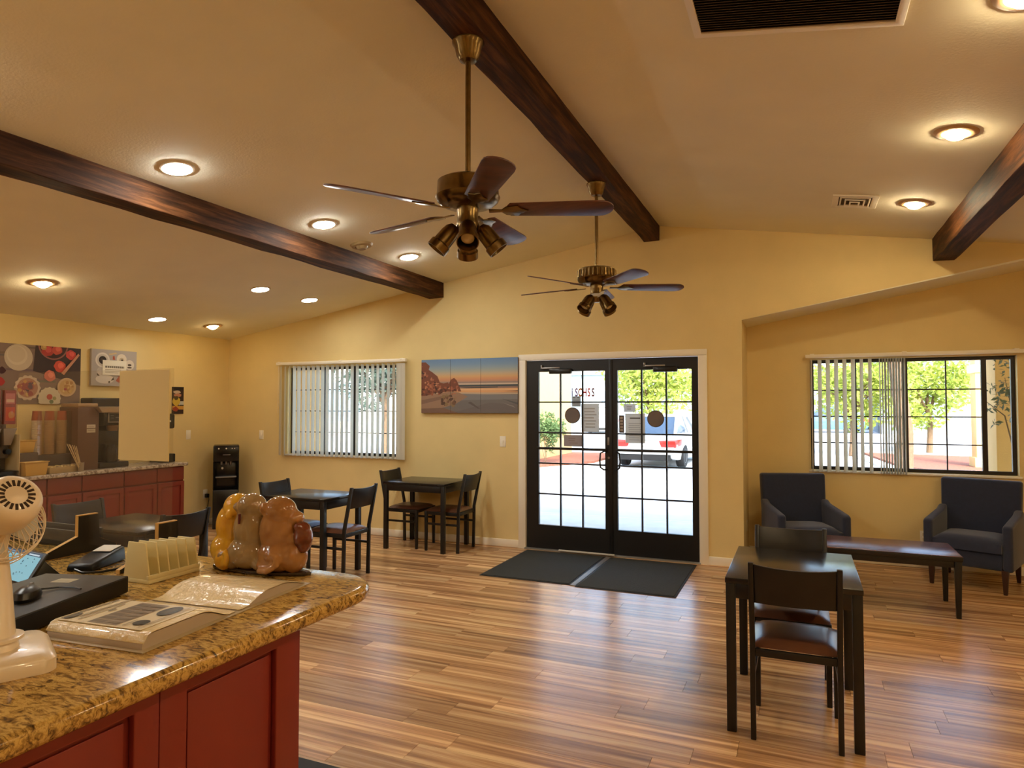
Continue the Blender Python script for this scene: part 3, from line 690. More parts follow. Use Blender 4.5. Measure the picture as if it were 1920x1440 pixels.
    MB().box(-.7,.7,-Lh-.02,-Lh+.3,.24,.41).build('bumper_skirt', mt, t, bevel=.02)
    MB().box(-.40,.40,-Lh-.012,-Lh+.05,sh-.145,sh-.135).build('trunk_trim', mr, t)
    if truck: MB().box(-.86,.86,-Lh+.05,-.55,sh-.1,sh+.12).build('cargo_bed', m, t, bevel=.03)
    return t
car('white sedan parked outside the door, seen from behind', (-3.75,20.45,GZ), R(-3), (188,190,186))
car('white pickup standing far behind the door stile', (-11.6,41.5,GZ), R(20), (226,228,228), truck=True)
car('dark car parked beyond the white sedan', (-3.9,42,GZ), R(-30), (48,54,64), suv=True)
car('blue car seen far off through the alcove blind', (1.7,48,GZ), R(80), (74,120,170), suv=True)
# ---------------------------------------------------------------- ceiling lights, vents
def ceil_mx(x, y):
    s = SL if x < RX else SR; n = Vector((s,0,-1)).normalized()      # pointing down into the room
    ux = Vector((1,0,s)).normalized()
    return frame_mx((x,y,ceil_z(x)), ux, n.cross(ux))                 # local z = n (down)
m_led = M('led_lens', (255,250,240), emit=LED_POWER, ecol=(254,253,246))
m_led2 = M('led_lens_flush', (255,250,240), emit=LED_POWER*.5, ecol=(255,252,244))
m_led3 = M('led_lens_dim', (255,250,240), emit=LED_POWER*.24, ecol=(255,252,244)); m_warm2 = M('warm_bulb_dim', (255,214,150), emit=WARM_POWER*.3, ecol=(255,222,160))
m_warm = M('warm_bulb', (255,214,150), emit=WARM_POWER, ecol=(255,230,184))
m_dim = M('dim_bulb', (255,236,190), emit=4, ecol=(255,236,180))
m_ring = M('lamp_trim', (222,208,182), rough=.5)
m_ringw = M('lamp_trim_tan', (196,160,112), rough=.4)
def downlight(label, x, y, kind):
    t = thing('downlight', label, 'ceiling light', (0,0,0), 0, {'led':'white downlights','ledflat':'white downlights','ledlow':'white downlights','warmlow':'yellow downlights','warm':'yellow downlights','eye':'eyeball light'}[kind]); mx = ceil_mx(x, y)
    t.matrix_world = mx
    if kind[:3] == 'led':
        MB().lathe([(.086,.002),(.088,.010),(.100,.008),(.106,.0005)], 36).build('trim_ring', m_ring, t)
        MB().lathe([(0,.030),(.025,.029),(.05,.024),(.07,.015),(.082,.007),(.086,.002)], 36).build('lens', m_led if kind == 'led' else m_led2, t) if kind == 'led' else MB().lathe([(0,.0075),(.05,.007),(.086,.003)],36).build('lens', m_led2 if kind == 'ledflat' else m_led3, t)
    elif kind[:4] == 'warm':
        MB().lathe([(.066,.001),(.070,.012),(.100,.010),(.112,.0005)], 36).build('trim_ring', m_ringw, t)
        MB().lathe([(0,.043),(.022,.041),(.040,.033),(.054,.019),(.064,.002)], 28).build('bulb', m_warm if kind == 'warm' else m_warm2, t)
    else:
        MB().lathe([(.060,.001),(.062,.022),(.090,.018),(.105,.0005)], 36).build('trim_ring', M('eyeball_cream',(176,156,112),rough=.5), t)
        MB().lathe([(.036,.045),(.052,.030),(.060,.002)], 28).build('eyeball', M('eyeball_cream'), t)
        MB().lathe([(0,.042),(.035,.040)], 24).build('bulb', m_dim, t)
    return t
for lab, x, y in (('white downlight beside the long beam, the nearest of three to the camera', -3.60, 3.03), ('middle of the three white downlights along the beam', -3.60, 4.455), ('white downlight along the beam, next to the front wall', -3.60, 5.773),
                  ('white downlight over the dining tables, farther from the front wall', -5.24, 5.464), ('white downlight over the dining tables, close to the front wall', -5.24, 6.241), ('white downlight over the breakfast bar', -6.741, 5.444)):
    downlight(lab, x, y, 'led' if x > -4 else 'ledflat' if x > -6 else 'ledlow')
for lab, x, y in (('yellow downlight high above the cereal end of the breakfast bar', -6.147, 3.806), ('small yellow downlight in the corner above the water cooler', -6.718, 6.213),
                  ('yellow downlight beside the beam, between its two neighbours', .826, 4.412), ('yellow downlight beside the small vent', .819, 5.852), ('yellow downlight cut off by the top edge of the photo', .80, 3.03)):
    downlight(lab, x, y, 'warm' if x > -6.5 else 'warmlow')
# unseen downlights added behind the camera and over the aisle to brighten the ceiling
for x, y, q in ((-3.60,1.6,'first'),(-5.24,.4,'second'),(-3.60,.2,'third'),(-3.60,-1.2,'fourth'),(-5.24,-1.4,'fifth')): downlight('unseen white downlight added over the reception desk, %s from the dining tables' % q, x, y, 'led')
for x, y, q in ((.82,1.6,'open floor, first behind the grille'),(.82,.2,'open floor, second behind the grille'),(.82,-1.2,'open floor, third behind the grille'),(2.5,4.41,'far aisle, first from the alcove'),(2.5,3.0,'far aisle, second from the alcove'),(2.5,1.6,'far aisle, third from the alcove'),(2.5,-.2,'far aisle, fourth from the alcove')): downlight('unseen yellow downlight added over the '+q, x, y, 'warm')
downlight('dimly lit cream eyeball lamp between the white downlights', -3.70, 5.115, 'eye')  # its bulb glows weakly
# big return air grille
t = thing('return_air_grille','large ceiling return grille with dark louvres','vent'); t.matrix_world = ceil_mx(-.005, 2.72)
gw, gl = .43, .46
MB().plate(rect(-gw,gw,-gl,gl), [rect(-gw+.035,gw-.035,-gl+.035,gl-.035)], .0005, .014).build('frame', m_trim, t, bevel=.003)
MB().box(-gw+.03,gw-.03,-gl+.03,gl-.03,.0003,.001).build('backing', M('grille_dark',(22,17,12),rough=.8), t)
sl_me = None
for i in range(44):
    y = -gl+.045+i*(2*gl-.09)/43
    if sl_me is None:
        o = MB().box(-gw+.036,gw-.036,-.009,.009,-.0008,.0008,Matrix.Rotation(R(35),4,'X')).build('louvre', M('louvre_brown',(112,92,68),rough=.5), t, smooth=0); sl_me = o.data
    else: o = bpy.data.objects.new('louvre', sl_me); COL.objects.link(o); o.parent = t
    o.location = (0,y,.0072)
for sx in (-.33,.33):
    MB().cyl((sx,gl-.018,.013),(sx,gl-.018,.019),.006,n=10).build('screw', m_grey, t)
# small supply vent
t = thing('supply_vent','small square louvred vent beside the yellow downlights','vent'); t.matrix_world = ceil_mx(.412, 5.84)
MB().plate(rect(-.16,.16,-.17,.17), [rect(-.115,.115,-.125,.125)], .0005, .010).build('frame', m_trim, t, bevel=.003)
MB().box(-.12,.12,-.13,.13,.0003,.001).build('backing', M('vent_dark',(90,72,52),rough=.8), t)
for k, q in enumerate((.095,.06,.025)):
    MB().plate(rect(-q-.012,q+.012,-q-.02,q+.02), [rect(-q,q,-q-.008,q+.008)], .004+k*.006, .012+k*.007).build('louvre', m_trim, t, bevel=.002)

# ---------------------------------------------------------------- ceiling fans
m_blade = wood_mat('blade_wood', (62,30,18), (88,46,28), (112,64,40), grain=(1,9,1), scale=3, rough=.35, bump=.05)
def fan(label, x, y, blade0, cup0, ribbed, tagw):
    t = thing('ceiling_fan', label, 'ceiling fan', (x,y,3.302), 0, 'ceiling fans')
    MB().lathe([(.02,-.10),(.04,-.095),(.055,-.07),(.064,-.03),(.076,-.012),(.076,-.001)], 32).build('canopy', m_brass, t)
    MB().cyl((0,0,-.09),(0,0,-.655),.013).build('downrod', m_brass, t)
    MB().lathe([(.014,-.640),(.026,-.648),(.026,-.672),(.03,-.675)], 20).build('coupling', m_plastic_b, t)
    pr = [(0,-.660),(.125,-.664),(.142,-.674),(.146,-.735),(.152,-.746),(.142,-.766),(.115,-.785),(.06,-.792),(0,-.792)]
    mh = MB().lathe(pr, 48).build('motor_housing', m_brass, t)
    if ribbed:
        for i in range(30):
            a = 2*math.pi*i/30; MB().cyl((math.cos(a)*.143,math.sin(a)*.143,-.680),(math.cos(a)*.146,math.sin(a)*.146,-.735),.007,n=8).build('flute', m_brass, mh)
    MB().lathe([(.05,-.79),(.052,-.80),(.048,-.83),(.05,-.86),(.055,-.875),(.05,-.90),(.02,-.925),(0,-.925)], 28).build('switch_housing', m_brass, t)
    for k in range(5):
        a = R(blade0+72*k); rz = Matrix.Rotation(a,4,'Z')
        pitch = Matrix.Rotation(R(-13),4,'X')
        B = rz @ Matrix.Translation((0,0,-.805)) @ pitch
        out = [(.20,-.055),(.60,-.068)]+[(.612+.068*math.sin(q),-.068*math.cos(q)) for q in [math.pi*j/10 for j in range(1,10)]]+[(.60,.068),(.20,.055),(.185,.03),(.185,-.03)]
        bl = MB().prism(out, -.003, .003, B).build('blade', m_blade, t, bevel=.001)
        iron = [(.10,-.014),(.16,-.010),(.18,-.035),(.235,-.045),(.25,-.02),(.285,0),(.25,.02),(.235,.045),(.18,.035),(.16,.010),(.10,.014)]
        MB().prism(iron, -.009, -.0032, B).build('blade_iron', m_brass, bl, bevel=.001)
    for k in range(4):
        a = R(cup0+90*k); d = Vector((math.cos(a),math.sin(a),0))
        p0 = Vector((0,0,-.895)); p1 = d*.068+Vector((0,0,-.895)); ax = (d*.62+Vector((0,0,-.78))).normalized()
        MB().tube([p0, p0+d*.03, p1], .008, 8).build('lamp_arm', m_brass, t)
        mx = Matrix.Translation(p1-ax*.004) @ ax.to_track_quat('Z','Y').to_matrix().to_4x4()
        cup = MB().lathe([(0,-.014),(.022,-.011),(.036,.009),(.041,.035),(.043,.088),(.050,.095),(.051,.130),(.047,.130),(.045,.098),(.036,.085),(.031,.035),(0,.024)], 26, mx).build('lamp_cup', m_brass, t)
        MB().lathe([(0,.110),(.014,.109),(.030,.100),(.033,.082),(.021,.052),(.014,.035)], 20, mx).build('bulb', M('bulb_glass',(214,196,150),rough=.15,spec=.7), cup)
    if tagw:
        MB().lathe([(.053,-.862),(.057,-.866),(.057,-.882),(.053,-.886)], 28).build('white_band', m_white, t)
        MB().prism([(-.01,0),(.035,.015),(.045,.05),(.02,.045),(-.005,.025)], -.002, .002, frame_mx((.03,-.05,-.895),(.8,.6,0),(0,0,1))).build('white_tag', m_white, t)
    return t
fan('brass ceiling fan with brown blades hanging closest to the camera', -1.42, 2.79, 20, -63, False, False)
fan('brass ceiling fan with a fluted motor hanging before the front door', -1.43, 5.0, 26, -29, True, True)

# ---------------------------------------------------------------- dining furniture
m_leather = M('brown_leather', (94,58,38), rough=.30, var=.12, vs=10, bump=.05, bs=120)
def dining_chair(label, loc, rz):
    t = thing('dining_chair', label, 'chair', loc, rz, 'dining chairs')
    for s in (-1,1):
        prof = [(-.205,0),(-.172,0),(-.180,.30),(-.182,.46),(-.262,.85),(-.290,.85),(-.212,.46),(-.210,.30)]
        MB().prism(prof, s*.188-.012, s*.188+.012, Matrix(((0,0,1,0),(1,0,0,0),(0,1,0,0),(0,0,0,1)))).build('leg', m_black, t, bevel=.003)
        MB().hexa([(s*.188-.013,.188,0),(s*.188+.013,.188,0),(s*.188+.013,.214,0),(s*.188-.013,.214,0)],[(s*.188-.015,.184,.43),(s*.188+.015,.184,.43),(s*.188+.015,.216,.43),(s*.188-.015,.216,.43)]).build('leg', m_black, t, bevel=.003)
        MB().box(s*.188-.009,s*.188+.009,-.182,.19,.285,.307).build('stretcher', m_black, t, bevel=.002)
        MB().box(s*.188-.010,s*.188+.010,-.182,.186,.395,.43).build('seat_rail', m_black, t, bevel=.002)
    MB().box(-.176,.176,-.205,-.185,.395,.43).build('seat_rail', m_black, t, bevel=.002)
    MB().box(-.176,.176,.190,.210,.395,.43).build('seat_rail', m_black, t, bevel=.002)
    # padded seat, crowned
    n = 10; vs = []; fs = []
    for j in range(n+1):
        for i in range(n+1):
            u, v = -1+2*i/n, -1+2*j/n; e = max(0,1-abs(u)**4)*max(0,1-abs(v)**4)
            vs.append((u*.198-.0, .018+v*.208*(1.0), .434+.034*e**.5))
    for j in range(n):
        for i in range(n): fs.append((j*(n+1)+i,j*(n+1)+i+1,(j+1)*(n+1)+i+1,(j+1)*(n+1)+i))
    k = len(vs); ring = [i for i in range(n+1)]+[(j+1)*(n+1)-1 for j in range(1,n+1)]+[n*(n+1)+n-1-i for i in range(n)]+[(n-j)*(n+1) for j in range(1,n)]
    for i in ring: x,y,z = vs[i]; vs.append((x*.97,.018+(y-.018)*.97,.4305))
    m_ = len(ring)
    for i in range(m_): fs.append((ring[(i+1)%m_],ring[i],k+i,k+(i+1)%m_))
    fs.append(tuple(k+i for i in range(m_))[::-1])
    MB().add(vs, fs).build('seat', m_leather, t, smooth=70)
    # curved back panel between the posts
    vs = []; fs = []; n = 10
    for i in range(n+1):
        x = -.176+.352*i/n; cv = -.022*(1-(x/.176)**2); dz = -.010*(1-(x/.176)**2)
        y0, y1 = -.232+cv, -.276+cv; 
        vs += [(x,y0+.008,.655),(x,y1+.008,.842+dz),(x,y1-.009,.842+dz),(x,y0-.009,.655)]
    fs = [(0,1,2,3),(n*4+3,n*4+2,n*4+1,n*4)]
    for i in range(n):
        for q in range(4): fs.append((i*4+q,(i+1)*4+q,(i+1)*4+(q+1)%4,i*4+(q+1)%4))
    MB().add(vs, fs).build('backrest', m_black, t, bevel=.002, smooth=50)
    return t
def dining_table(label, x0, x1, y0, y1):
    t = thing('dining_table', label, 'table', ((x0+x1)/2,(y0+y1)/2,0), 0, 'dining tables'); a, b = (x1-x0)/2, (y1-y0)/2
    MB().box(-a,a,-b,b,.715,.742).build('tabletop', M('tabletop_black',(34,31,29),rough=.22,var=.15,vs=14), t, bevel=.003)
    for sx in (-1,1):
        MB().box(sx*(a-.012)-.009,sx*(a-.012)+.009,-b+.05,b-.05,.645,.7145).build('apron', m_black, t, bevel=.001)
        for sy in (-1,1): MB().box(sx*(a-.025)-.022,sx*(a-.025)+.022,sy*(b-.025)-.022,sy*(b-.025)+.022,0,.7145).build('leg', m_black, t, bevel=.003)
    for sy in (-1,1): MB().box(-a+.05,a-.05,sy*(b-.012)-.009,sy*(b-.012)+.009,.645,.7145).build('apron', m_black, t, bevel=.001)
    return t
dining_table('black dining table in the middle of the open floor', -.350, .255, 3.465, 4.268)
dining_table('black dining table in the middle beneath the window blind', -4.68, -3.93, 4.90, 5.47)
dining_table('black dining table against the wall under the beach picture', -4.27, -3.50, 6.335, 6.935)
dining_table('black dining table behind the clear counter screen', -4.80, -4.03, 3.14, 3.72)
ch = dining_chair('dining chair with brown seat, back turned to the camera at the open-floor table', (-.035,3.628,0), 0)
for lab, x, y, rz in (('dining chair facing the camera at the open-floor table', -.065, 4.152, 180),
    ('dining chair at the blind-side table, nearer the front door', -3.965, 5.17, 90), ('dining chair at the blind-side table, nearer the water cooler', -4.50, 5.20, -90),
    ('dining chair tucked under the beach picture, nearer the door', -3.580, 6.63, 90), ('dining chair tucked below the right end of the window blind', -4.115, 6.65, -90),
    ('dining chair seen beyond the cream rack and clear screen', -4.215, 3.44, 90), ('dining chair seen through the clear screen before the red cabinets', -4.845, 3.47, -90)):
    copy_thing(ch, lab, (x,y,0), R(rz))

# ---------------------------------------------------------------- alcove lounge
m_blue = M('navy_fabric', (34,42,66), rough=.9, var=.1, vs=40, bump=.25, bs=500, sheen=.3); m_legw = M('armchair_leg', (58,32,20), rough=.4)
def cushion(x0,x1,y0,y1,z0,z1,bev=.03,crown=.0):
    return MB().box(x0,x1,y0,y1,z0,z1)
def armchair(label, loc, rz):
    t = thing('armchair', label, 'armchair', loc, rz, 'blue armchairs'); w_ = .33
    for sx in (-1,1):
        for y, sp in ((-.27,-.01),(.24,.04)):
            MB().hexa([(sx*.27-.014,y-.014+sp,0),(sx*.27+.014,y-.014+sp,0),(sx*.27+.014,y+.014+sp,0),(sx*.27-.014,y+.014+sp,0)],[(sx*.27-.025,y-.025,.20),(sx*.27+.025,y-.025,.20),(sx*.27+.025,y+.025,.20),(sx*.27-.025,y+.025,.20)]).build('leg', m_legw, t, bevel=.003)
        # arm: side panel, sloping slightly up to the back
        pf = [(-.30,.19),(.22,.19),(.22,.66),(.14,.625),(-.26,.575),(-.30,.56)]
        MB().prism(pf, min(sx*.255,sx*w_), max(sx*.255,sx*w_), Matrix(((0,0,1,0),(1,0,0,0),(0,1,0,0),(0,0,0,1)))).build('arm', m_blue, t, bevel=.022, seg=3, smooth=60)
    MB().box(-.254,.254,-.285,.22,.19,.335).build('seat_base', m_blue, t, bevel=.015, seg=3)
    # seat cushion with a crown
    n = 10; vs = []; fs = []
    for j in range(n+1):
        for i in range(n+1):
            u, v = -1+2*i/n, -1+2*j/n; e = max(0,1-abs(u)**5)*max(0,1-abs(v)**5)
            vs.append((u*.252,-.075+v*.235,.415+.045*e**.5))
    for j in range(n):
        for i in range(n): fs.append((j*(n+1)+i,j*(n+1)+i+1,(j+1)*(n+1)+i+1,(j+1)*(n+1)+i))
    k = len(vs); ring = [i for i in range(n+1)]+[(j+1)*(n+1)-1 for j in range(1,n+1)]+[n*(n+1)+n-1-i for i in range(n)]+[(n-j)*(n+1) for j in range(1,n)]
    for i in ring: x,y,z = vs[i]; vs.append((x,y,.337))
    q = len(ring)
    for i in range(q): fs.append((ring[(i+1)%q],ring[i],k+i,k+(i+1)%q))
    fs.append(tuple(k+i for i in range(q))[::-1])
    MB().add(vs, fs).build('seat_cushion', m_blue, t, smooth=60)
    # back: slightly flared, leaning
    MB().hexa([(-.30,.165,.20),(.30,.165,.20),(.30,.27,.20),(-.30,.27,.20)],[(-.315,.235,.905),(.315,.235,.905),(.315,.325,.905),(-.315,.325,.905)]).build('backrest', m_blue, t, bevel=.025, seg=3, smooth=60)
    return t
ac = armchair('navy blue armchair next to the alcove corner', (.01,7.10,0), R(20))
copy_thing(ac, 'navy blue armchair right of the coffee table below the open pane', (1.42,7.20,0), R(-23))
t = thing('coffee_table','low dark coffee table with a brown wood top before the armchairs','table',(.52,6.20,0))
MB().box(-.575,.575,-.28,.28,.425,.4575).build('board', m_black, t, bevel=.002)
MB().box(-.573,.573,-.278,.278,.4577,.462).build('tabletop', wood_mat('coffee_top',(70,36,24),(98,56,38),(124,78,54),grain=(1,10,1),scale=3,rough=.25,bump=.03), t, bevel=.003)
for sy in (-1,1): MB().box(-.53,.53,sy*.255-.01,sy*.255+.01,.375,.4245).build('apron', m_black, t, bevel=.001)
for sx in (-1,1):
    MB().box(sx*.545-.01,sx*.545+.01,-.23,.23,.375,.4245).build('apron', m_black, t, bevel=.001)
    for sy in (-1,1):
        MB().hexa([(sx*.535-.016+sx*.01,sy*.245-.016,0),(sx*.535+.016+sx*.01,sy*.245-.016,0),(sx*.535+.016+sx*.01,sy*.245+.016,0),(sx*.535-.016+sx*.01,sy*.245+.016,0)],[(sx*.545-.024,sy*.25-.024,.4245),(sx*.545+.024,sy*.25-.024,.4245),(sx*.545+.024,sy*.25+.024,.4245),(sx*.545-.024,sy*.25+.024,.4245)]).build('leg', m_black, t, bevel=.003)
# ---------------------------------------------------------------- breakfast bar along the left wall
XF = -6.79
def cabinet(label, y0, y1, drawers, doors):
    t = thing('base_cabinet', label, 'cabinet', (XL,(y0+y1)/2,0), 0, 'red bar cabinets'); a = (y1-y0)/2; fx = XF-XL
    MB().box(.002,fx-.02,-a+.0005,a-.0005,.09,.868).build('body', m_red, t)
    MB().box(.002,fx-.08,-a+.0005,a-.0005,0,.0895).build('toe_kick', m_plastic_b, t)
    def panel(nm, ya, yb, za, zb, inset):
        o = MB().box(fx-.0195,fx-.002,ya+.006,yb-.006,za+.006,zb-.006).build(nm, m_red, t, bevel=.002)
        if inset:
            mx = frame_mx((fx-.002,0,0),(0,1,0),(0,0,1))
            MB().plate(rect(ya+.008,yb-.008,za+.008,zb-.008),[rect(ya+.055,yb-.055,za+.055,zb-.055)],.0002,.010,mx).build('rail_frame', m_red, o, bevel=.002)
    ya = -a; n = max(1,drawers)
    for i in range(n): panel('drawer', -a+2*a*i/n, -a+2*a*(i+1)/n, .70, .865, False)
    for i in range(doors): panel('door', -a+2*a*i/doors, -a+2*a*(i+1)/doors, .095, .695, True)
    return t
ys = [3.15,3.72,4.29,4.64,5.11,5.52,5.89]
labs = ['red base cabinet of the breakfast bar, farthest from the water cooler','red base cabinet below the cereal dispenser','red base cabinet below the yellow bins','red base cabinet below the brown dispenser box','red base cabinet below the coffee machine','red base cabinet at the water cooler end of the bar']
for i in range(6): cabinet(labs[i], ys[i], ys[i+1], 1, 1)
tag(MB().box(XL+.002,XF+.035,3.12,5.915,.869,.908).build('bar_worktop', m_granite2, bevel=.008, seg=3), 'pale speckled granite worktop on the red breakfast bar', 'worktop')
BZ = .9085
# food poster (flat print)
t = thing('food_poster','wide poster of breakfast bowls and strawberries above the bar','poster',(XL+.0005,4.15,1.90))
MB().box(0,.006,-.75,.745,-.30,.305).build('board', M('poster_board',(150,120,100),rough=.6), t)
pm = frame_mx((.006,-.75,-.30),(0,1,0),(0,0,1)); rg = random.Random(21); it = []
PWD, PHT = 1.495, .605
it.append((rect(0,PWD,0,PHT),(132,112,100)))
for i in range(22):
    y0 = rg.uniform(0,PWD-.3); z0 = rg.uniform(0,PHT); it.append((rect(y0,y0+.3,z0,z0+.018),(120+rg.randint(-14,22),98+rg.randint(-10,18),86+rg.randint(-8,14))))
it.append(([(1.02,PHT),(PWD,PHT),(PWD,.20),(1.30,.26),(1.15,.30),(1.0,.34)],(62,46,44)))
def bowl(cx,cz,r,rim,fill,bits,wob=0,k=12):
    out = [(disc(cx,cz,r,44,wob=wob,k=k),rim),(disc(cx,cz,r*.80,30),fill)]
    for _ in range(bits[0]):
        a = rg.uniform(0,6.28); q = rg.uniform(0,.66)*r; out.append((blob(cx+math.cos(a)*q,cz+math.sin(a)*q,r*rg.uniform(.10,.22),rg,9),rg.choice(bits[1])))
    return out
it += [(disc(.86,.47,.135,36),(196,180,158)),(disc(.845,.49,.098,32),(208,194,172)),(disc(.84,.50,.082,32),(200,184,160))]
it += [(disc(1.20,.62,.155,34),(150,96,84)),(disc(1.20,.62,.14,34),(66,40,36))]
for cx,cz,r,c_ in ((1.14,.56,.062,(178,62,52)),(1.24,.575,.055,(196,84,64)),(1.10,.59,.03,(184,150,90)),(1.385,.53,.052,(206,72,60)),(1.27,.40,.062,(212,84,62)),(1.17,.295,.058,(206,112,90))):
    it += [(blob(cx,cz,r,rg,14,.10),c_),(blob(cx+.008,cz+.008,r*.5,rg,10,.15),tuple(min(255,v+26) for v in c_))]
it += bowl(.95,.165,.125,(208,186,162),(176,128,104),(34,[(196,150,84),(150,74,74),(92,64,84),(206,170,110),(170,96,80)]),.06,14)
it += bowl(1.345,.18,.10,(204,172,132),(196,160,104),(26,[(216,186,130),(176,128,72),(170,74,84),(206,170,104)]))
it += [(disc(1.165,.06,.115,48,wob=.05,k=16),(206,194,166)),(disc(1.165,.075,.03,16),(176,74,62)),(disc(1.185,.025,.022,14),(110,124,88)),(disc(1.215,.06,.02,14),(150,150,104))]
it += [([(1.28,.33),(1.46,.55),(1.475,.53),(1.31,.31)],(198,140,108)),(blob(.70,.33,.035,rg,12,.2),(70,30,34)),(blob(.68,.22,.05,rg,12,.15),(170,48,46)),(blob(.50,.45,.07,rg),(190,176,150)),(blob(.62,.48,.02,rg),(120,60,40))]
it += bowl(.35,.25,.13,(204,186,160),(150,100,80),(24,[(190,70,60),(206,160,90),(120,60,50)]))
ink('print', it, pm, t, step=.00012, clip=(0,PWD,0,PHT))
# square coffee canvas with a card
t = thing('coffee_canvas','square grey canvas of cups and pastries with a white card','picture',(XL+.0005,5.275,2.012))
MB().box(0,.032,-.275,.275,-.205,.205).build('canvas', M('canvas_grey',(176,168,158),rough=.8), t, bevel=.004)
it = [(rect(0,.55,0,.41),(172,164,156))]
it += [(disc(.13,.29,.085,30),(216,208,194)),(disc(.13,.29,.066,28),(196,186,172)),(disc(.13,.29,.045,24),(44,34,28)),(disc(.12,.295,.015,12),(74,60,48)),
       (disc(.36,.31,.062,26),(220,208,186)),(disc(.36,.30,.03,20),(190,172,140)),(disc(.365,.30,.012,10),(60,46,36)),([(.21,.35),(.30,.37),(.29,.385),(.20,.365)],(206,180,130)),([(.25,.30),(.28,.30),(.27,.345),(.25,.34)],(176,84,52)),
       (disc(.46,.25,.058,24),(214,204,186)),(disc(.46,.25,.025,14,ry=.012),(70,56,40)),(disc(.46,.22,.03,14,ry=.01),(90,74,54)),
       (disc(.11,.16,.05,20),(190,182,170)),(disc(.12,.13,.055,22,ry=.03),(58,44,34)),(disc(.12,.145,.05,22,ry=.03),(204,194,180)),(disc(.16,.075,.11,28,ry=.05),(212,204,192)),([(.29,.06),(.33,.12),(.36,.10),(.37,.05),(.33,.04)],(178,92,66)),([(.23,.06),(.26,.10),(.27,.07)],(56,52,36)),(blob(.21,.045,.012,rg),(70,62,48))]
ink('print', it, frame_mx((.032,-.275,-.205),(0,1,0),(0,0,1)), t, step=.00012)
o = tag(MB().box(XL+.0405,XL+.0415,5.125,5.415,1.930,2.098).build('white_card', M('card_white',(232,226,206),rough=.6), smooth=0), 'small white printed card fixed on the grey canvas', 'card')
ink('print', [(rect(.03,.26,.082,.104),(120,112,96)),(rect(.03,.22,.060,.067),(160,150,130)),(rect(.03,.25,.040,.046),(168,158,138)),(rect(.03,.19,.026,.031),(176,166,146))]+[(rect(.03+i*.024,.034+i*.024,.078,.11),(232,226,206)) for i in range(1,10)], frame_mx((XL+.0415,5.125,1.930),(0,1,0),(0,0,1)), o, step=.0001)
# small drink poster
t = thing('drink_poster','narrow dark poster of a drink above the juice dispenser','poster',(XL+.0005,6.155,1.65))
MB().box(0,.008,-.085,.085,-.17,.17).build('board', M('poster_dark',(44,32,28),rough=.5), t)
ink('print', [(rect(0,.17,0,.34),(52,34,30)),(rect(0,.17,.30,.34),(30,22,20)),(blob(.07,.275,.055,rg,12,.15,.02),(196,176,150)),(blob(.08,.235,.06,rg,12,.15,.022),(190,130,96)),(rect(.10,.17,.11,.16),(196,196,186)),(blob(.06,.16,.06,rg,14,.1,.055),(204,172,60)),(blob(.06,.20,.03,rg,10,.2),(80,66,30)),(rect(.0,.17,.055,.10),(206,150,60)),(blob(.05,.06,.05,rg,12,.3,.03),(150,60,36)),(rect(.11,.17,.10,.115),(40,44,30))], frame_mx((.008,-.085,-.17),(0,1,0),(0,0,1)), t, step=.0002, clip=(0,.17,0,.34))
# juice dispenser under it
t = thing('juice_dispenser','black juice dispenser at the end of the bar','dispenser',(-7.03,5.79,BZ))
MB().box(-.15,.10,-.07,.09,0,.10).build('base', m_plastic_b, t, bevel=.01); MB().box(-.15,-.06,-.06,.08,.10,.47).build('column', M('dispenser_grey',(110,98,80),rough=.4), t, bevel=.008)
MB().box(-.15,.09,-.07,.09,.40,.58).build('head', m_plastic_b, t, bevel=.025, seg=3); MB().cyl((.03,.01,.36),(.03,.01,.42),.016).build('nozzle', m_grey, t)
MB().cyl((.091,.01,.49),(.096,.01,.49),.012).build('button', m_white, t)
# coffee machine
t = thing('coffee_machine','black coffee machine with a steel hopper on the bar','coffee machine',(-7.0,5.06,BZ))
MB().box(-.22,.12,-.17,.17,0,.06).build('base', m_plastic_b, t, bevel=.01); MB().box(-.22,-.02,-.17,.17,.06,.76).build('body', M('machine_black',(26,25,26),rough=.25), t, bevel=.015)
MB().box(-.02,.13,-.14,.16,.46,.62).build('head', M('machine_black'), t, bevel=.012)
hp = MB().hexa([(.135,-.20,.60),(.19,-.20,.60),(.19,.05,.60),(.135,.05,.60)],[(.125,-.26,.665),(.21,-.26,.665),(.21,.09,.665),(.125,.09,.665)]).build('hopper', M('hopper_steel',(196,186,166),rough=.3,metal=.7), t, bevel=.006)
pn = MB().box(.13,.138,-.10,.12,.49,.60).build('panel', M('panel_steel',(150,144,134),rough=.35,metal=.5), t, bevel=.003)
ink('screen', [(rect(0,.19,0,.085),(30,28,26)),(rect(.07,.13,.04,.046),(150,150,140)),(rect(.015,.05,.06,.066),(120,120,112)),(rect(.015,.05,.035,.04),(120,120,112)),(rect(.14,.175,.06,.066),(130,130,120))], frame_mx((.138,-.085,.5025),(0,1,0),(0,0,1)), pn)
MB().cyl((.07,.0,.40),(.07,.0,.46),.05,.06).build('brew_basket', M('basket_brown',(110,82,56),rough=.4), t); MB().lathe([(0,.065),(.06,.065),(.07,.09),(.07,.20),(.055,.235),(.05,.25)],24,Matrix.Translation((.06,0,0))).build('carafe', M('carafe_dark',(40,36,34),rough=.15), t)
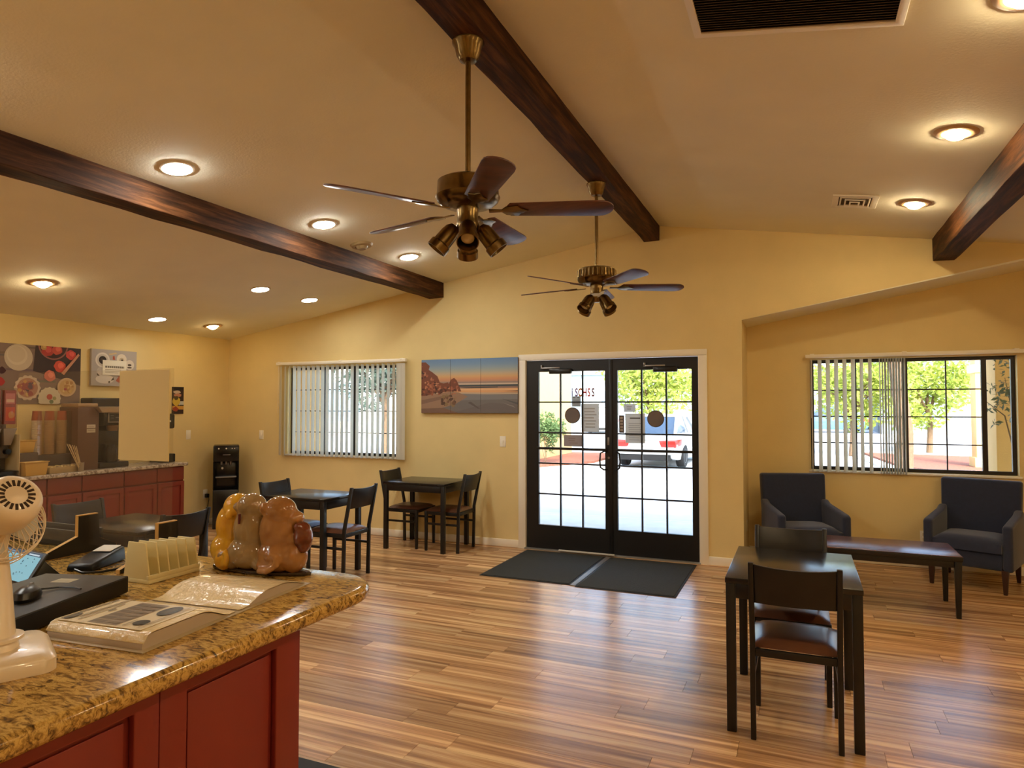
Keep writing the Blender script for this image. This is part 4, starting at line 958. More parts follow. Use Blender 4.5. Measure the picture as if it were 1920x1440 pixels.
# brown dispenser box
t = thing('brown_dispenser','tall brown dispenser box with two white labels on the bar','dispenser',(-7.02,4.765,BZ))
MB().box(-.17,.13,-.115,.115,0,.66).build('body', M('box_brown',(98,68,50),rough=.5,var=.08,vs=8), t, bevel=.008); MB().box(-.16,.12,-.11,.11,.66,.70).build('lid', M('lid_tan',(176,146,110),rough=.5), t, bevel=.01)
ink('labels', [(rect(-.02,.075,.44,.475),(200,186,164)),(rect(-.02,.075,.39,.43),(190,176,152))]+[(rect(-.01,.06,.448,.453),(140,120,100)),(rect(-.01,.06,.41,.414),(140,120,100))], frame_mx((.13,0,0),(0,1,0),(0,0,1)), t)
# cup stacks in a rack
t = thing('cup_rack','clear rack for the paper cup stacks on the bar','rack',(-7.06,4.47,BZ))
MB().box(-.13,.09,-.17,.17,.0,.18).build('stand', M('rack_dark',(70,56,46),rough=.5), t, bevel=.008)
MB().box(.086,.09,-.17,.17,.1802,.62).build('front_panel', glass_mat('rack_acrylic',(240,230,214),.5,.04,(200,180,150)), t)
for lab, y, c_ in (('paper cup stack next to the yellow bins',4.345,(170,92,64)),('paper cup stack in the middle of the rack',4.47,(184,98,66)),('paper cup stack beside the brown dispenser',4.595,(200,100,74))):
    s = thing('paper_cup_stack', lab, 'cups', (-7.06,y,BZ+.181), 0, 'paper cup stacks')
    for i in range(15):
        z = i*.023; MB().lathe([(.036,z),(.044,z+.002),(.045,z+.022)],20).build('cup', M('cup_white',(222,208,188),rough=.6), s)
    MB().lathe([(.045,.345),(.045,.35),(.038,.44),(.0,.44)],20).build('top_cup', M('cup_%d'%c_[1],c_,rough=.6), s)
# yellow bins on a two-step stand
tag(MB().box(-7.10,-6.90,4.055,4.27,BZ,BZ+.215).build('bin_step', M('rack_dark'), bevel=.006), 'dark step stand holding the upper yellow bin', 'stand')
def bin_(label, x, y, z, h, a, b):
    t = thing('yellow_bin', label, 'bin', (x,y,z), 0, 'yellow condiment bins'); m = M('bin_yellow',(206,164,78),rough=.45)
    MB().hexa([(-a*.85,-b*.85,0),(a*.85,-b*.85,0),(a*.85,b*.85,0),(-a*.85,b*.85,0)],[(-a,-b,h),(a,-b,h),(a,b,h),(-a,b,h)]).build('tub', m, t, bevel=.006)
    MB().plate(rect(-a-.006,a+.006,-b-.006,b+.006),[rect(-a+.008,a-.008,-b+.008,b-.008)],h+.0002,h+.008).build('rim', m, t, bevel=.002)
    MB().box(-a+.009,a-.009,-b+.009,b-.009,h+.0002,h+.004).build('sachets', M('sachet_cream',(222,200,150),rough=.7,var=.2,vs=60), t)
bin_('yellow plastic bin up on the step stand', -7.0, 4.165, BZ+.2155, .115, .075, .095)
bin_('yellow plastic bin at the front edge of the bar', -6.822, 4.175, BZ+.0002, .125, .06, .11)
# basket with packets
t = thing('snack_basket','low tray of cream packets before the cups','tray',(-6.90,4.50,BZ+.0002))
MB().plate(rect(-.07,.07,-.165,.165),[rect(-.062,.062,-.157,.157)],.0,.06).build('tray_rim', M('tray_tan',(176,150,104),rough=.5), t, bevel=.003); MB().box(-.063,.063,-.158,.158,0,.004).build('tray_bottom', M('tray_tan'), t)
for i in range(9): MB().box(-.045,.05,-.012,.012,.006,.066+rnd.uniform(0,.01),Matrix.Translation((0,-.13+i*.0325,0)) @ Matrix.Rotation(R(rnd.uniform(-12,12)),4,'X')).build('packet', M('packet_%d'%(i%3),[(226,206,150),(206,176,116),(190,170,140)][i%3],rough=.6), t, bevel=.002)
# stir-stick cup
t = thing('stirrer_cup','small clear cup of pale stirrers before the cup stacks','cup',(-6.80,4.63,BZ+.0002))
MB().lathe([(.0,0),(.026,0),(.03,.09),(.027,.09),(.023,.004),(0,.004)],20).build('cup', M('stirrer_cup_grey',(150,136,116),rough=.3), t)
for i in range(7):
    a = rnd.uniform(0,6.28); MB().cyl((math.cos(a)*.012,math.sin(a)*.012,.006),(math.cos(a)*.02-.01,math.sin(a)*.02-.07-.01*i,.26+.005*i),.0035,n=6).build('stirrer', M('stirrer_wood',(214,190,146),rough=.6), t)
# cereal dispenser
t = thing('cereal_dispenser','clear cereal dispenser with a red box behind its window','dispenser',(-6.94,3.93,BZ+.0002))
MB().box(-.14,.12,-.16,.12,0,.06).build('base', m_plastic_b, t, bevel=.008); MB().box(-.14,-.10,-.16,.12,.06,.60).build('back', M('cereal_grey',(120,112,104),rough=.4), t, bevel=.004)
for y in (-.09,.045):
    hop = MB().hexa([(-.09,y-.03,.30),(.06,y-.03,.30),(.06,y+.03,.30),(-.09,y+.03,.30)],[(-.095,y-.06,.46),(.10,y-.06,.46),(.10,y+.06,.46),(-.095,y+.06,.46)]).build('hopper', M('hopper_smoke',(150,140,130),rough=.25), t, bevel=.004)
    MB().cyl((-.02,y,.18),(-.02,y,.30),.045,.05).build('mechanism', M('mech_grey',(92,84,76),rough=.45), hop); MB().cyl((.03,y,.24),(.075,y,.24),.026).build('knob', m_plastic_b, hop)
    bx = MB().box(-.095,.10,y-.06,y+.06,.462,.84).build('canister', glass_mat('canister_clear',(240,232,224),.6,.12,(210,196,180)), t, bevel=.01)
    bi = MB().box(-.08,.085,y-.05,y+.05,.50,.82).build('cereal', M('cereal_box',(176,70,60),rough=.5), bx)
    ink('print', [(rect(0,.1,0,.32),(150,60,76)),(rect(.01,.09,.19,.29),(196,120,140)),(rect(.015,.085,.205,.235),(226,200,190)),(rect(.01,.09,.03,.16),(206,74,52)),(blob(.06,.09,.03,rg),(214,150,84))], frame_mx((.0852,y-.05,.50),(0,1,0),(0,0,1)), bi)
MB().box(-.13,.11,.121,.126,.0,.40).build('side_card', M('card_cream',(222,206,168),rough=.6), t)
# water cooler in the corner
t = thing('water_cooler','tall black water cooler standing in the corner','water cooler',(-6.935,6.665,0),R(46))
m_cool = M('cooler_black',(12,12,13),rough=.22)
MB().box(-.155,.155,-.15,.15,0,.50).build('lower_body', m_cool, t, bevel=.012); MB().box(-.155,.155,-.04,.15,.505,.86).build('back_panel', m_cool, t, bevel=.006); MB().box(-.155,.155,-.15,.15,.86,1.07).build('upper_body', m_cool, t, bevel=.014)
for s in (-1,1): MB().box(s*.148-.007,s*.148+.007,-.15,-.041,.505,.86).build('side_cheek', m_cool, t)
MB().box(-.125,.125,-.16,-.03,.655,.668).build('drip_tray', m_grey, t, bevel=.004)
for i, x in enumerate((-.09,0,.07,.10)): MB().cyl((x,-.152,1.03),(x,-.156,1.03),.010 if i < 2 else .006,n=12).build('indicator', M('indicator_pale',(220,210,190),rough=.3), t)
for x in (-.055,.0,.055): MB().cyl((x,-.10,.82),(x,-.10,.861),.012).build('tap', m_grey, t)
MB().cyl((-.045,-.045,.77),(-.045,-.052,.77),.014).build('button', m_white, t)
MB().box(-.04,.05,-.1535,-.15,.945,.953).build('badge', m_grey, t)
# beach triptych
t = thing('beach_triptych','three-panel picture of red rocks on a beach at sunset','picture',(-3.525,YW-.0005,1.815))
PX = [(-.623,-.232),(-.230,.160),(.162,.623)]; zl, zh = -.317, .312
rg = random.Random(5)
def beach():
    W_, H_ = 1.246, .629; it = []
    sky_ = [(104,138,178),(112,144,178),(122,150,176),(138,158,170),(160,166,158),(188,170,140),(208,166,116),(206,146,104),(176,138,122)]
    for i in range(40):
        q = i/40*(len(sky_)-1); k = int(q); c_ = tuple(sky_[k][j]+(sky_[k+1][j]-sky_[k][j])*(q-k) for j in range(3)); it.append((rect(0,W_,H_-(i+1)*.0067,H_-i*.0067+.001),c_))
    
    it += [(rect(0,W_,.345,.362),(150,130,120)),(rect(0,W_,.325,.345),(196,176,156)),(rect(0,W_,.305,.327),(66,76,80)),(rect(0,W_,.285,.306),(142,116,104)),([(.5,.295),(1.0,.302),(1.0,.292),(.6,.286)],(58,66,70)),(rect(0,W_,.235,.286),(216,162,112)),([(.5,.285),(1.246,.275),(1.246,.262),(.5,.262)],(222,178,130)),([(1.07,.25),(1.246,.256),(1.246,.246)],(70,64,64)),([(0,.245),(1.246,.232),(1.246,.205),(0,.215)],(190,166,140)),
           (rect(0,W_,0,.215),(112,108,106)),([(0,.215),(.5,.225),(1.246,.205),(1.246,.16),(.6,.15),(0,.12)],(124,124,124)),([(.4,0),(1.246,0),(1.246,.10),(.9,.12)],(106,100,98)),([(.62,.12),(.75,.05),(.78,.05),(.66,.13)],(92,84,80)),([(1.05,.165),(1.246,.12),(1.246,.095)],(84,86,88)),([(1.05,.12),(1.22,.06),(1.19,.085)],(136,132,126)),
           ([(0,.20),(.38,.25),(.5,.24),(.62,.19),(.45,.10),(.2,.04),(0,.02)],(150,120,98)),([(0,.05),(.3,.06),(.5,.0),(0,0)],(118,92,78)),([(0,.15),(.3,.2),(.32,.17),(0,.10)],(128,100,84)),
           ([(0,.60),(.06,.60),(.115,.555),(.10,.51),(.15,.48),(.22,.43),(.25,.36),(.30,.345),(.36,.36),(.37,.34),(.40,.39),(.44,.41),(.475,.38),(.50,.33),(.535,.25),(.36,.25),(.20,.235),(.08,.205),(0,.20)],(120,70,52))]
    for _ in range(90):
        x = rg.uniform(.0,.24) if rg.random() < .65 else rg.uniform(.24,.50)
        top = (.58-1.0*x) if x < .24 else (.33 if x < .36 else .385-abs(x-.44)*.9); z = rg.uniform(.215,max(.235,top-.02))
        it.append((blob(x,z,rg.uniform(.008,.024),rg,7,.4,rg.uniform(.006,.02)),rg.choice([(150,88,62),(96,56,46),(176,112,82),(74,46,40),(160,96,72),(190,134,102)])))
    for _ in range(26): it.append((blob(rg.uniform(.27,.46),rg.uniform(.09,.20),rg.uniform(.01,.026),rg,8,.35),rg.choice([(112,82,62),(84,62,52),(150,116,92),(132,110,76)])))
    return it
full_print = beach()
def clip_poly(poly, a, b):
    for lim, sgn in ((a,1),(b,-1)):
        out = []
        for i in range(len(poly)):
            p, q = poly[i], poly[(i+1)%len(poly)]; ip, iq = sgn*(p[0]-lim) >= 0, sgn*(q[0]-lim) >= 0
            if ip: out.append(p)
            if ip != iq:
                k = (lim-p[0])/(q[0]-p[0]); out.append((lim,p[1]+k*(q[1]-p[1])))
        poly = out
        if len(poly) < 3: return None
    return poly
for a, b in PX:
    pn = MB().box(a,b,-.036,0,zl,zh).build('panel', M('canvas_edge',(70,54,48),rough=.7), t, bevel=.002)
    its = [(q,c_) for q,c_ in ((clip_poly(p,a+.6235,b+.6225),c_) for p,c_ in full_print) if q]
    ink('print', its, frame_mx((-.623,-.036,zl),(1,0,0),(0,0,1)), pn, step=.00002)
# ---------------------------------------------------------------- reception counter
CZ = 1.06
sl_poly = [(-3.6,.15),(-1.148,.15)]
cr = .17
sl_poly += [(-1.148-cr+cr*math.cos(R(a)), 1.752-cr+cr*math.sin(R(a))) for a in range(0,91,9)] + [(-3.6,1.752)]
tag(MB().prism(sl_poly, CZ-.042, CZ).build('counter_worktop', m_granite, bevel=.018, seg=4, smooth=50), 'golden brown granite worktop of the red reception counter', 'worktop')
t = thing('reception_counter','red panelled reception counter under golden granite','counter',(-1.205,1.392,0))
MB().box(-2.3,0,-1.22,0,.10,CZ-.0425).build('body', m_red, t); MB().box(-2.25,-.04,-1.2,-.04,0,.0995).build('toe_kick', m_plastic_b, t)
fx = frame_mx((0,0,0),(0,1,0),(0,0,1))
for ya, yb in ((-1.22,-.842),(-.842,-.412),(-.412,0)):
    pa = MB().plate(rect(ya+.0006,yb-.0006,.10,CZ-.0425),[rect(ya+.066,yb-.084 if yb == 0 else yb-.056,.17,CZ-.075)],.0003,.018,fx).build('panel_frame', m_red, t, bevel=.003)
    MB().box(.0003,.006,ya+.078,yb-(.096 if yb == 0 else .068),.182,CZ-.087).build('panel', m_red, pa, bevel=.003)
fy = frame_mx((0,0,0),(-1,0,0),(0,0,1))
for xa, xb in ((0,.75),(.75,1.5)):
    pa = MB().plate(rect(xa,xb,.10,CZ-.0425),[rect(xa+.09,xb-.09,.19,CZ-.115)],.0003,.016,fy).build('panel_frame', m_red, t, bevel=.003)
o = tag(MB().box(-3.3,-1.25,1.47,2.44,.0004,.012).build('floor_mat', m_matedge, bevel=.004), 'black rubber mat on the floor at the end of the red counter', 'mat')

# three glazed animals, seen from behind
t = thing('animal_figurine','glazed ceramic figurine of three seated animals, seen from behind','figurine',(-1.588,1.640,CZ+.0005),R(6))
t.scale = (1.1,1.05,1.0)
def beast(name, mat, parts, tubes=()):
    mb = MB()
    for c_, r, *rot in parts:
        r = (r[0],r[1],min(r[2],c_[2]-.005)); mb.ell(c_, r, Matrix.Rotation(R(rot[0]),4,rot[1]) if rot else None, 20, 14)
    for pts, rr in tubes: mb.tube(pts, rr, 10)
    o = mb.build(name, mat, t, smooth=0)
    rm = o.modifiers.new('remesh','REMESH'); rm.mode = 'VOXEL'; rm.voxel_size = .0042; rm.use_smooth_shade = True
    sm = o.modifiers.new('smooth','SMOOTH'); sm.iterations = 10; sm.factor = .5
    return o
def glaze(n, a, b): return M(n, a, rough=.10, rgb2=b, vs=14, coat=.4)
gy, gt, gb = glaze('glaze_yellow',(222,172,52),(200,140,36)), glaze('glaze_taupe',(160,132,92),(136,110,74)), glaze('glaze_brown',(164,116,68),(140,92,50))
beast('yellow_animal', gy, [((-.098,.022,.062),(.055,.056,.066)),((-.093,.022,.135),(.044,.046,.072)),((-.068,.018,.195),(.042,.042,.045)),((-.125,.05,.09),(.03,.035,.07)),((-.063,-.028,.176),(.012,.012,.014)),((-.078,-.03,.035),(.03,.02,.03)),((-.118,.045,.16),(.02,.03,.05))],
      [([(-.075,-.035,.012),(-.058,-.046,.03),(-.052,-.044,.055),(-.066,-.04,.068)],.011)])
beast('taupe_animal', gt, [((-.012,0,.06),(.066,.058,.062)),((-.008,.0,.13),(.052,.046,.082)),((-.006,.0,.205),(.042,.042,.040)),((-.053,-.01,.20),(.014,.012,.017)),((.040,-.012,.193),(.014,.012,.017)),((-.055,-.012,.035),(.03,.035,.036)),((.038,-.014,.036),(.028,.03,.034)),((-.05,.02,.13),(.02,.03,.05))],
      [([(-.07,-.03,.02),(-.085,-.04,.035),(-.083,-.038,.055),(-.066,-.036,.06)],.010)])
beast('brown_animal', gb, [((.088,.0,.058),(.064,.058,.060)),((.080,.0,.13),(.052,.048,.080)),((.088,.0,.192),(.050,.046,.047)),((.134,.01,.172),(.022,.03,.022)),((.118,-.008,.14),(.02,.03,.028)),((.137,.0,.055),(.034,.045,.055)),((.06,-.02,.03),(.03,.03,.03)),((.13,.01,.11),(.03,.03,.03)),((.060,-.035,.205),(.014,.012,.02))],
      [([(.055,-.05,.018),(.09,-.062,.022),(.118,-.058,.04),(.115,-.055,.066),(.095,-.055,.07),(.085,-.056,.056)],.011)])
beast('held_fruit', glaze('glaze_russet',(120,58,34),(92,40,24)), [((.160,.006,.115),(.028,.028,.05)),((.172,-.004,.135),(.016,.016,.016)),((.178,.0,.11),(.015,.016,.015)),((.17,-.008,.085),(.014,.014,.016)),((.156,-.012,.15),(.014,.014,.014)),((.16,-.014,.11),(.014,.014,.018))])
MB().prism([(math.cos(R(a))*.165+.02,math.sin(R(a))*.046+.01) for a in range(0,360,15)], 0, .012).build('base', glaze('glaze_dark',(60,42,28),(40,28,18)), t, bevel=.004)
MB().box(-.017,-.013,-.0475,-.04,.155,.185).build('coin_slot', M('slot_dark',(92,30,20),rough=.6), t)

# open binder
t = thing('open_binder','open binder of clear plastic page sleeves on the counter','binder',(-1.448,1.287,CZ+.0003),R(5))
m_sleeve = M('page_sleeve',(226,204,156),rough=.22,coat=.3,var=.05,vs=12,bump=.5,bs=45); m_edge = M('page_edges',(176,158,136),rough=.6)
def half(s, th):
    mb = MB(); n = 24; vs = []; fs = []
    prof = []
    for i in range(n+1):
        u = i/n; e = min(1,u/.42) if s < 0 else min(1,min(u/.42,(1.12-u)/.5)); z = th*e*e*(3-2*e)
        if s < 0 and u > .9: z = th*(.45+.55*math.sqrt(max(0,1-((u-.9)/.1)**2)))
        prof.append((s*(.006+.278*u), max(.0045,z)))
    return prof
def sweep(prof, x0, x1, zb):
    mb = MB(); vs = []; fs = []; n = len(prof)
    for x in (x0,x1):
        for y, z in prof: vs.append((x,y,z))
        for y, z in prof: vs.append((x,y,zb))
    m_ = 2*n
    for i in range(n-1):
        fs += [(i,i+1,m_+i+1,m_+i),(n+i,m_+n+i,m_+n+i+1,n+i+1),(i,n+i,n+i+1,i+1),(m_+i,m_+i+1,m_+n+i+1,m_+n+i)]
    fs += [(0,m_,m_+n,n),(n-1,2*n-1,m_+2*n-1,m_+n-1)]
    return mb.add(vs, fs)
MB().box(-.150,.150,-.295,-.012,0,.0028).box(-.150,.150,.012,.295,0,.0028).box(-.150,.150,-.0118,.0118,0,.0028).build('cover', M('binder_cover',(176,156,122),rough=.4), t, bevel=.001)
for s, th in ((-1,.034),(1,.028)):
    p = half(s, th)
    sweep([(y,z*.93) for y,z in p], -.136, .137, .003).build('page_stack', m_edge, t, smooth=40)
    sweep(p, -.142, .142, .0032).build('page_sleeves', m_sleeve, t, smooth=50) if False else None
    mb = MB(); vs = []; fs = []; n = len(p)
    for x in (-.141,.141):
        for y, z in p: vs.append((x,y,z+.0006))
        for y, z in p: vs.append((x,y,z+.0016))
    for i in range(n-1): fs += [(i,i+1,2*n+i+1,2*n+i),(n+i,3*n+i,3*n+i+1,n+i+1),(i,n+i,n+i+1,i+1),(2*n+i,2*n+i+1,3*n+i+1,3*n+i)]
    fs += [(0,2*n,3*n,n),(n-1,2*n-1,4*n-1,3*n-1)]
    mb.add(vs, fs).build('page_sleeve', m_sleeve, t, smooth=60)
# printed sheet lying in the sleeve nearest the fan
pg = thing('printed_flyer','grey printed flyer lying on the open binder page','flyer',(-1.448,1.287,CZ+.0003),R(5))
MB().hexa([(-.132,-.266,.0362),(.112,-.266,.0362),(.112,-.100,.0362),(-.132,-.100,.0362)],[(-.132,-.266,.0368),(.112,-.266,.0368),(.112,-.100,.0368),(-.132,-.100,.0368)]).build('sheet', M('flyer_paper',(222,206,172),rough=.5), pg)
it = [(rect(-.05,.035,-.22,-.07),(140,124,106))]+[(rect(-.048+.0,-.01,-.215+i*.024,-.199+i*.024),(112,98,84)) for i in range(6)]+[(rect(-.005,.03,-.212+i*.024,-.202+i*.024),(120,106,90)) for i in range(6)]
it += [(disc(.075,-.19,.018,18,ry=.018),(52,46,38)),(disc(.070,-.105,.022,20,ry=.034),(52,46,38)),(rect(.062,.078,-.125,-.085),(84,76,62)),(disc(-.115,-.2,.012,12,ry=.022),(70,60,50)),(rect(-.128,-.122,-.222,-.07),(120,100,70)),(rect(-.10,-.094,-.2,-.06),(166,148,120)),(rect(-.085,-.08,-.215,-.09),(170,152,124)),(rect(-.07,-.064,-.15,-.13),(110,96,80)),(rect(.05,.054,-.22,-.18),(170,152,124)),(rect(.095,.099,-.22,-.07),(176,158,130))]
ink('print', it, frame_mx((0,-.038,.0368),(1,0,0),(0,1,0)), pg, step=.00008)

# flat black box with mouse
t = thing('cash_drawer','flat black box with a small label beside the binder','cash drawer',(-1.585,.905,CZ+.0003),R(16.7))
MB().box(-.26,-.008,.0,.425,.004,.050).build('case', M('drawer_black',(40,35,31),rough=.45,var=.1,vs=30), t, bevel=.004)
for x in (-.24,-.03):
    for y in (.02,.40): MB().cyl((x,y,0),(x,y,.0042),.012,n=12).build('foot', m_plastic_b, t)
ink('label', [(rect(-.17,-.115,.335,.375),(170,160,130)),(rect(-.16,-.125,.345,.353),(150,140,112))], frame_mx((0,0,.050),(1,0,0),(0,1,0)), t)
MB().box(-.0078,-.0065,.01,.415,.008,.046).build('front_panel', m_plastic_b, t)
t = thing('computer_mouse','black computer mouse with its cable on the flat box','mouse',(-1.735,1.055,CZ+.0507),R(40))
MB().lathe([(0,.032),(.014,.030),(.024,.022),(.028,.008),(.026,0),(0,0)],24,Matrix.Diagonal((1,1.7,1,1))).build('shell', m_plastic_b, t); MB().cyl((-.003,.026,.026),(.003,.026,.026),.008,n=12).build('wheel', m_grey, t)
MB().tube([(0,.046,.01),(.01,.07,.006),(.04,.085,.0036),(.08,.07,.0036),(.10,.05,.0036)],.0025,6).build('cable', m_plastic_b, t)

# cream slotted rack
t = thing('brochure_rack','cream plastic rack with upright dividers on the counter','rack',(-1.803,1.398,CZ+.0003),R(0))
m_cream = M('rack_cream',(222,206,150),rough=.4)
MB().box(-.055,.055,0,.182,0,.012).build('base', m_cream, t, bevel=.002)
for i in range(6):
    y = .002+i*.0344; h = .118-.003*i
    MB().prism([(-.055,.011),(.055,.011),(.036,h),(-.036,h)], -y-.005, -y, ylo).build('divider', m_cream, t, bevel=.0015)
MB().box(.045,.055,.0,.182,.0115,.024).build('front_lip', m_cream, t, bevel=.001)

# clear screen on two wooden feet
gs = thing('sneeze_guard','clear acrylic screen standing in two black-sided wooden feet','screen',(-2.33,1.62,CZ+.0003))
MB().box(-.41,.405,-.003,.003,.030,.645).build('acrylic_sheet', glass_mat('acrylic',(253,252,250),.6,.02,(220,210,200)), gs, smooth=0)
m_ply = M('ply_edge',(206,160,84),rough=.6)
for x in (-.012,.383):
    pf = [(-.172,0),(.11,0),(.11,.012),(.045,.045),(.036,.135),(-.036,.135),(-.036,.062),(-.172,.012)]
    side = Matrix(((0,0,1,x-.009),(1,0,0,0),(0,1,0,0),(0,0,0,1)))
    MB().prism(pf, .0012, .0168, side).build('foot', m_ply, gs)
    q = [(a*.985,b*.97+.001) for a,b in pf]
    MB().prism(q, 0, .0011, side).build('side_face', m_plastic_b, gs); MB().prism(q, .0169, .018, side).build('side_face', m_plastic_b, gs)
tag(MB().box(-2.175,-1.935,1.612,1.6165,1.395,1.702).build('paper_sheet', M('paper_tan',(222,200,142),rough=.6), smooth=0), 'blank tan sheet taped to the clear counter screen', 'paper')
t = thing('black_tray','black letter tray behind the wire guard of the desk fan','tray',(-2.70,1.692,CZ+.0003))
MB().box(-.28,.275,-.045,.05,0,.008).build('tray_floor', m_plastic_b, t, bevel=.002); MB().box(-.28,.275,-.045,-.037,.0081,.062).build('tray_side', M('tray_black',(34,36,36),rough=.5), t, bevel=.002); MB().box(-.28,.275,.042,.05,.0081,.062).build('tray_side', M('tray_black'), t, bevel=.002)
# card terminal with receipt
t = thing('card_terminal','small black card terminal with a white slip behind the cream rack','card reader',(-2.115,1.50,CZ+.0003),R(20))
MB().hexa([(-.045,-.085,0),(.045,-.085,0),(.045,.085,0),(-.045,.085,0)],[(-.04,-.08,.022),(.04,-.08,.022),(.042,.08,.048),(-.042,.08,.048)]).build('case', m_plastic_b, t, bevel=.006); MB().hexa([(-.03,.02,.041),(.03,.02,.041),(.03,.078,.049),(-.03,.078,.049)],[(-.03,.02,.0425),(.03,.02,.0425),(.03,.078,.0505),(-.03,.078,.0505)]).build('screen', M('slip_white',(222,216,204),rough=.5), t)
t2 = tag(MB().tube([(-2.075,1.40,CZ+.012),(-2.04,1.40,CZ+.006),(-2.0,1.43,CZ+.0055),(-1.985,1.50,CZ+.0055),(-1.99,1.56,CZ+.0055)],.004,8).build('black_cable', m_plastic_b), 'thin black cable lying on the granite', 'cable')
# tablet
t = thing('tablet','tablet showing a blue screen on a stand, facing the clerk','tablet',(-2.185,1.258,CZ+.0003),R(-7))
tm = Matrix.Rotation(R(58),4,'X') @ Matrix.Diagonal((1,.58,1,1))
MB().box(-.135,.135,.004,.175,-.010,0,tm).build('case', m_plastic_b, t, bevel=.004)
it = [(rect(-.123,.123,.014,.165),(104,150,166)),(rect(-.123,.123,.147,.165),(48,66,84)),(rect(.05,.11,.151,.158),(150,170,184)),(rect(-.1,-.03,.151,.158),(90,110,130))]
for i in range(7):
    it.append(([(-.12,.03+i*.016),(-.02,.034+i*.016),(-.05,.028+i*.016)],(70,118,130)))
for i in range(12): it.append((disc(rg.uniform(-.0,.11),rg.uniform(.03,.135),.003,8),(40,66,80)))
ink('screen', it, tm @ frame_mx((0,0,0),(1,0,0),(0,1,0)), t, print_mat('screen_ink',.2,.55), step=.0001)
MB().hexa([(-.06,.0,0),(.06,.0,0),(.06,.13,0),(-.06,.13,0)],[(-.06,.02,.010),(.06,.02,.010),(.05,.068,.070),(-.05,.068,.070)]).build('stand', m_plastic_b, t, bevel=.003)

# small white desk fan, seen from behind
t = thing('desk_fan','small white desk fan seen from behind on the counter edge','fan',(-1.495,.815,CZ+.0003),R(-27))
Ti = (Matrix.Translation((-1.495,.815,CZ)) @ Matrix.Rotation(R(-27),4,'Z')).inverted()
def rr_(a, b, r, n=6):
    out = []
    for cx,cy,a0 in ((a-r,b-r,0),(-a+r,b-r,90),(-a+r,-b+r,180),(a-r,-b+r,270)):
        out += [(cx+r*math.cos(R(a0+90*i/n)),cy+r*math.sin(R(a0+90*i/n))) for i in range(n+1)]
    return out
m_fan = M('fan_white',(224,206,178),rough=.30,coat=.2)
o1 = rr_(.105,.125,.03); o2 = rr_(.093,.113,.03)
mb = MB(); n = len(o1); mb.add([(x,y,0) for x,y in o1]+[(x,y,.024) for x,y in o1]+[(x,y,.036) for x,y in o2],[tuple(range(n))[::-1],tuple(range(2*n,3*n))]+[(k*n+i,k*n+(i+1)%n,(k+1)*n+(i+1)%n,(k+1)*n+i) for k in range(2) for i in range(n)])
mb.build('base', m_fan, t, smooth=50)
mot = Ti @ Vector((-1.448,.852,1.397)); gd = Ti @ Vector((-1.549,.869,1.332)); ax = (gd-mot).normalized()
colp = [(0,.005,.034),(-.005,.005,.12),(-.01,.0,.2),(mot.x-.01,mot.y+.0,mot.z-.035)]
# tapering column
def ring_col(pts, half):
    mb = MB(); vs = []; fs = []; k = 16
    for (x,y,z),(a,b) in zip(pts, half):
        vs += [(x+a*math.cos(2*math.pi*i/k),y+b*math.sin(2*math.pi*i/k),z) for i in range(k)]
    for q in range(len(pts)-1):
        for i in range(k): fs.append((q*k+i,q*k+(i+1)%k,(q+1)*k+(i+1)%k,(q+1)*k+i))
    fs += [tuple(range(k))[::-1], tuple(range((len(pts)-1)*k,len(pts)*k))]
    return mb.add(vs, fs)
bs_ = Ti @ Vector((-1.488,.842,CZ)); 
ring_col([(bs_.x,bs_.y,.033),(bs_.x-.004,bs_.y,.06),(bs_.x-.02,bs_.y,.15),((bs_.x+gd.x)/2-.02,(bs_.y+gd.y)/2,.23),(mot.x+ax.x*.035,mot.y+ax.y*.035,mot.z+ax.z*.035-.01-CZ*0)],[(.050,.044),(.042,.037),(.034,.030),(.026,.024),(.020,.020)]).build('column', m_fan, t, smooth=60)
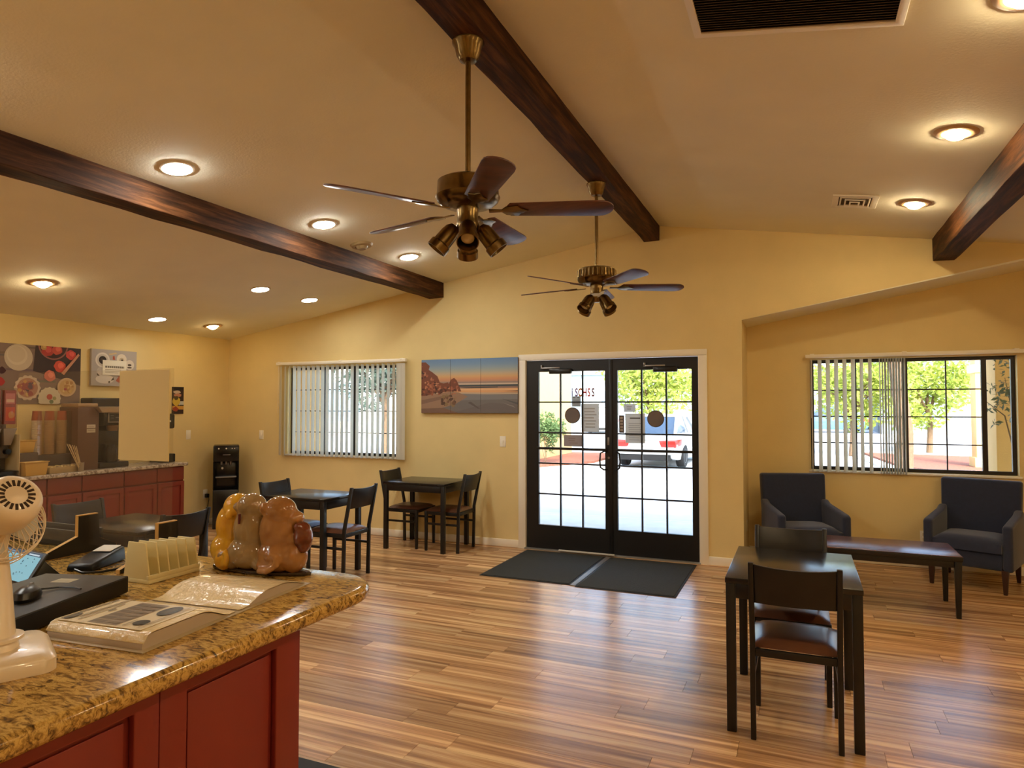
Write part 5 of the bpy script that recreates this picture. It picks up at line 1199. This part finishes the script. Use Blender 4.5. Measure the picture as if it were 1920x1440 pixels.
ring = MB(); ring.lathe([(.045,0),(.051,.002),(.051,.008),(.045,.01)],24,Matrix.Translation((bs_.x-.002,bs_.y,.050))).build('collar', m_fan, t)
MX = Matrix.Translation(mot) @ ax.to_track_quat('Z','Y').to_matrix().to_4x4()
hs = MB().lathe([(.0,-.012),(.010,-.012),(.014,-.010),(.030,-.010),(.043,-.006),(.051,.004),(.054,.02),(.052,.055),(.046,.075),(.0,.078)],40,MX).build('motor_housing', m_fan, t, smooth=50)
for i in range(19):
    a = 2*math.pi*i/19; MB().box(-.0025,.0025,.020,.033,-.0108,-.0098,MX @ Matrix.Rotation(a,4,'Z')).build('vent_slot', M('slot_brown',(52,34,16),rough=.8), hs)
GX = Matrix.Translation(mot+ax*.108) @ ax.to_track_quat('Z','Y').to_matrix().to_4x4(); gr = .090
wires = MB()
for rr0, z in ((gr,0),(gr*.98,-.012),(gr*.97,.03)): wires.tube([GX @ Vector((rr0*math.cos(2*math.pi*i/40),rr0*math.sin(2*math.pi*i/40),z)) for i in range(40)], .0022 if rr0 == gr else .0014, 6, True)
wires.build('guard_ring', m_fan, t)
wr = MB()
for i in range(36):
    a = 2*math.pi*i/36; b = a+.55; wr.tube([GX @ Vector((.040*math.cos(a),.040*math.sin(a),-.024)), GX @ Vector((.07*math.cos(a+.3),.07*math.sin(a+.3),-.018)), GX @ Vector((gr*math.cos(b),gr*math.sin(b),0))], .0011, 5)
    wr.tube([GX @ Vector((gr*math.cos(a),gr*math.sin(a),0)), GX @ Vector((.07*math.cos(a-.3),.07*math.sin(a-.3),.034)), GX @ Vector((.02*math.cos(a-.6),.02*math.sin(a-.6),.042))], .0011, 5)
g = wr.build('guard_wires', m_fan, t); g['kind'] = 'stuff'
for k in range(4):
    MB().prism([(.012,-.012),(.07,-.03),(.078,.0),(.066,.03),(.012,.012)], -.001, .001, GX @ Matrix.Rotation(R(90*k+20),4,'Z') @ Matrix.Rotation(R(22),4,'X')).build('blade', M('fan_blade',(200,196,186),rough=.3), t)
MB().cyl(mot+ax*.075, mot+ax*.125, .016).build('hub', m_fan, t)
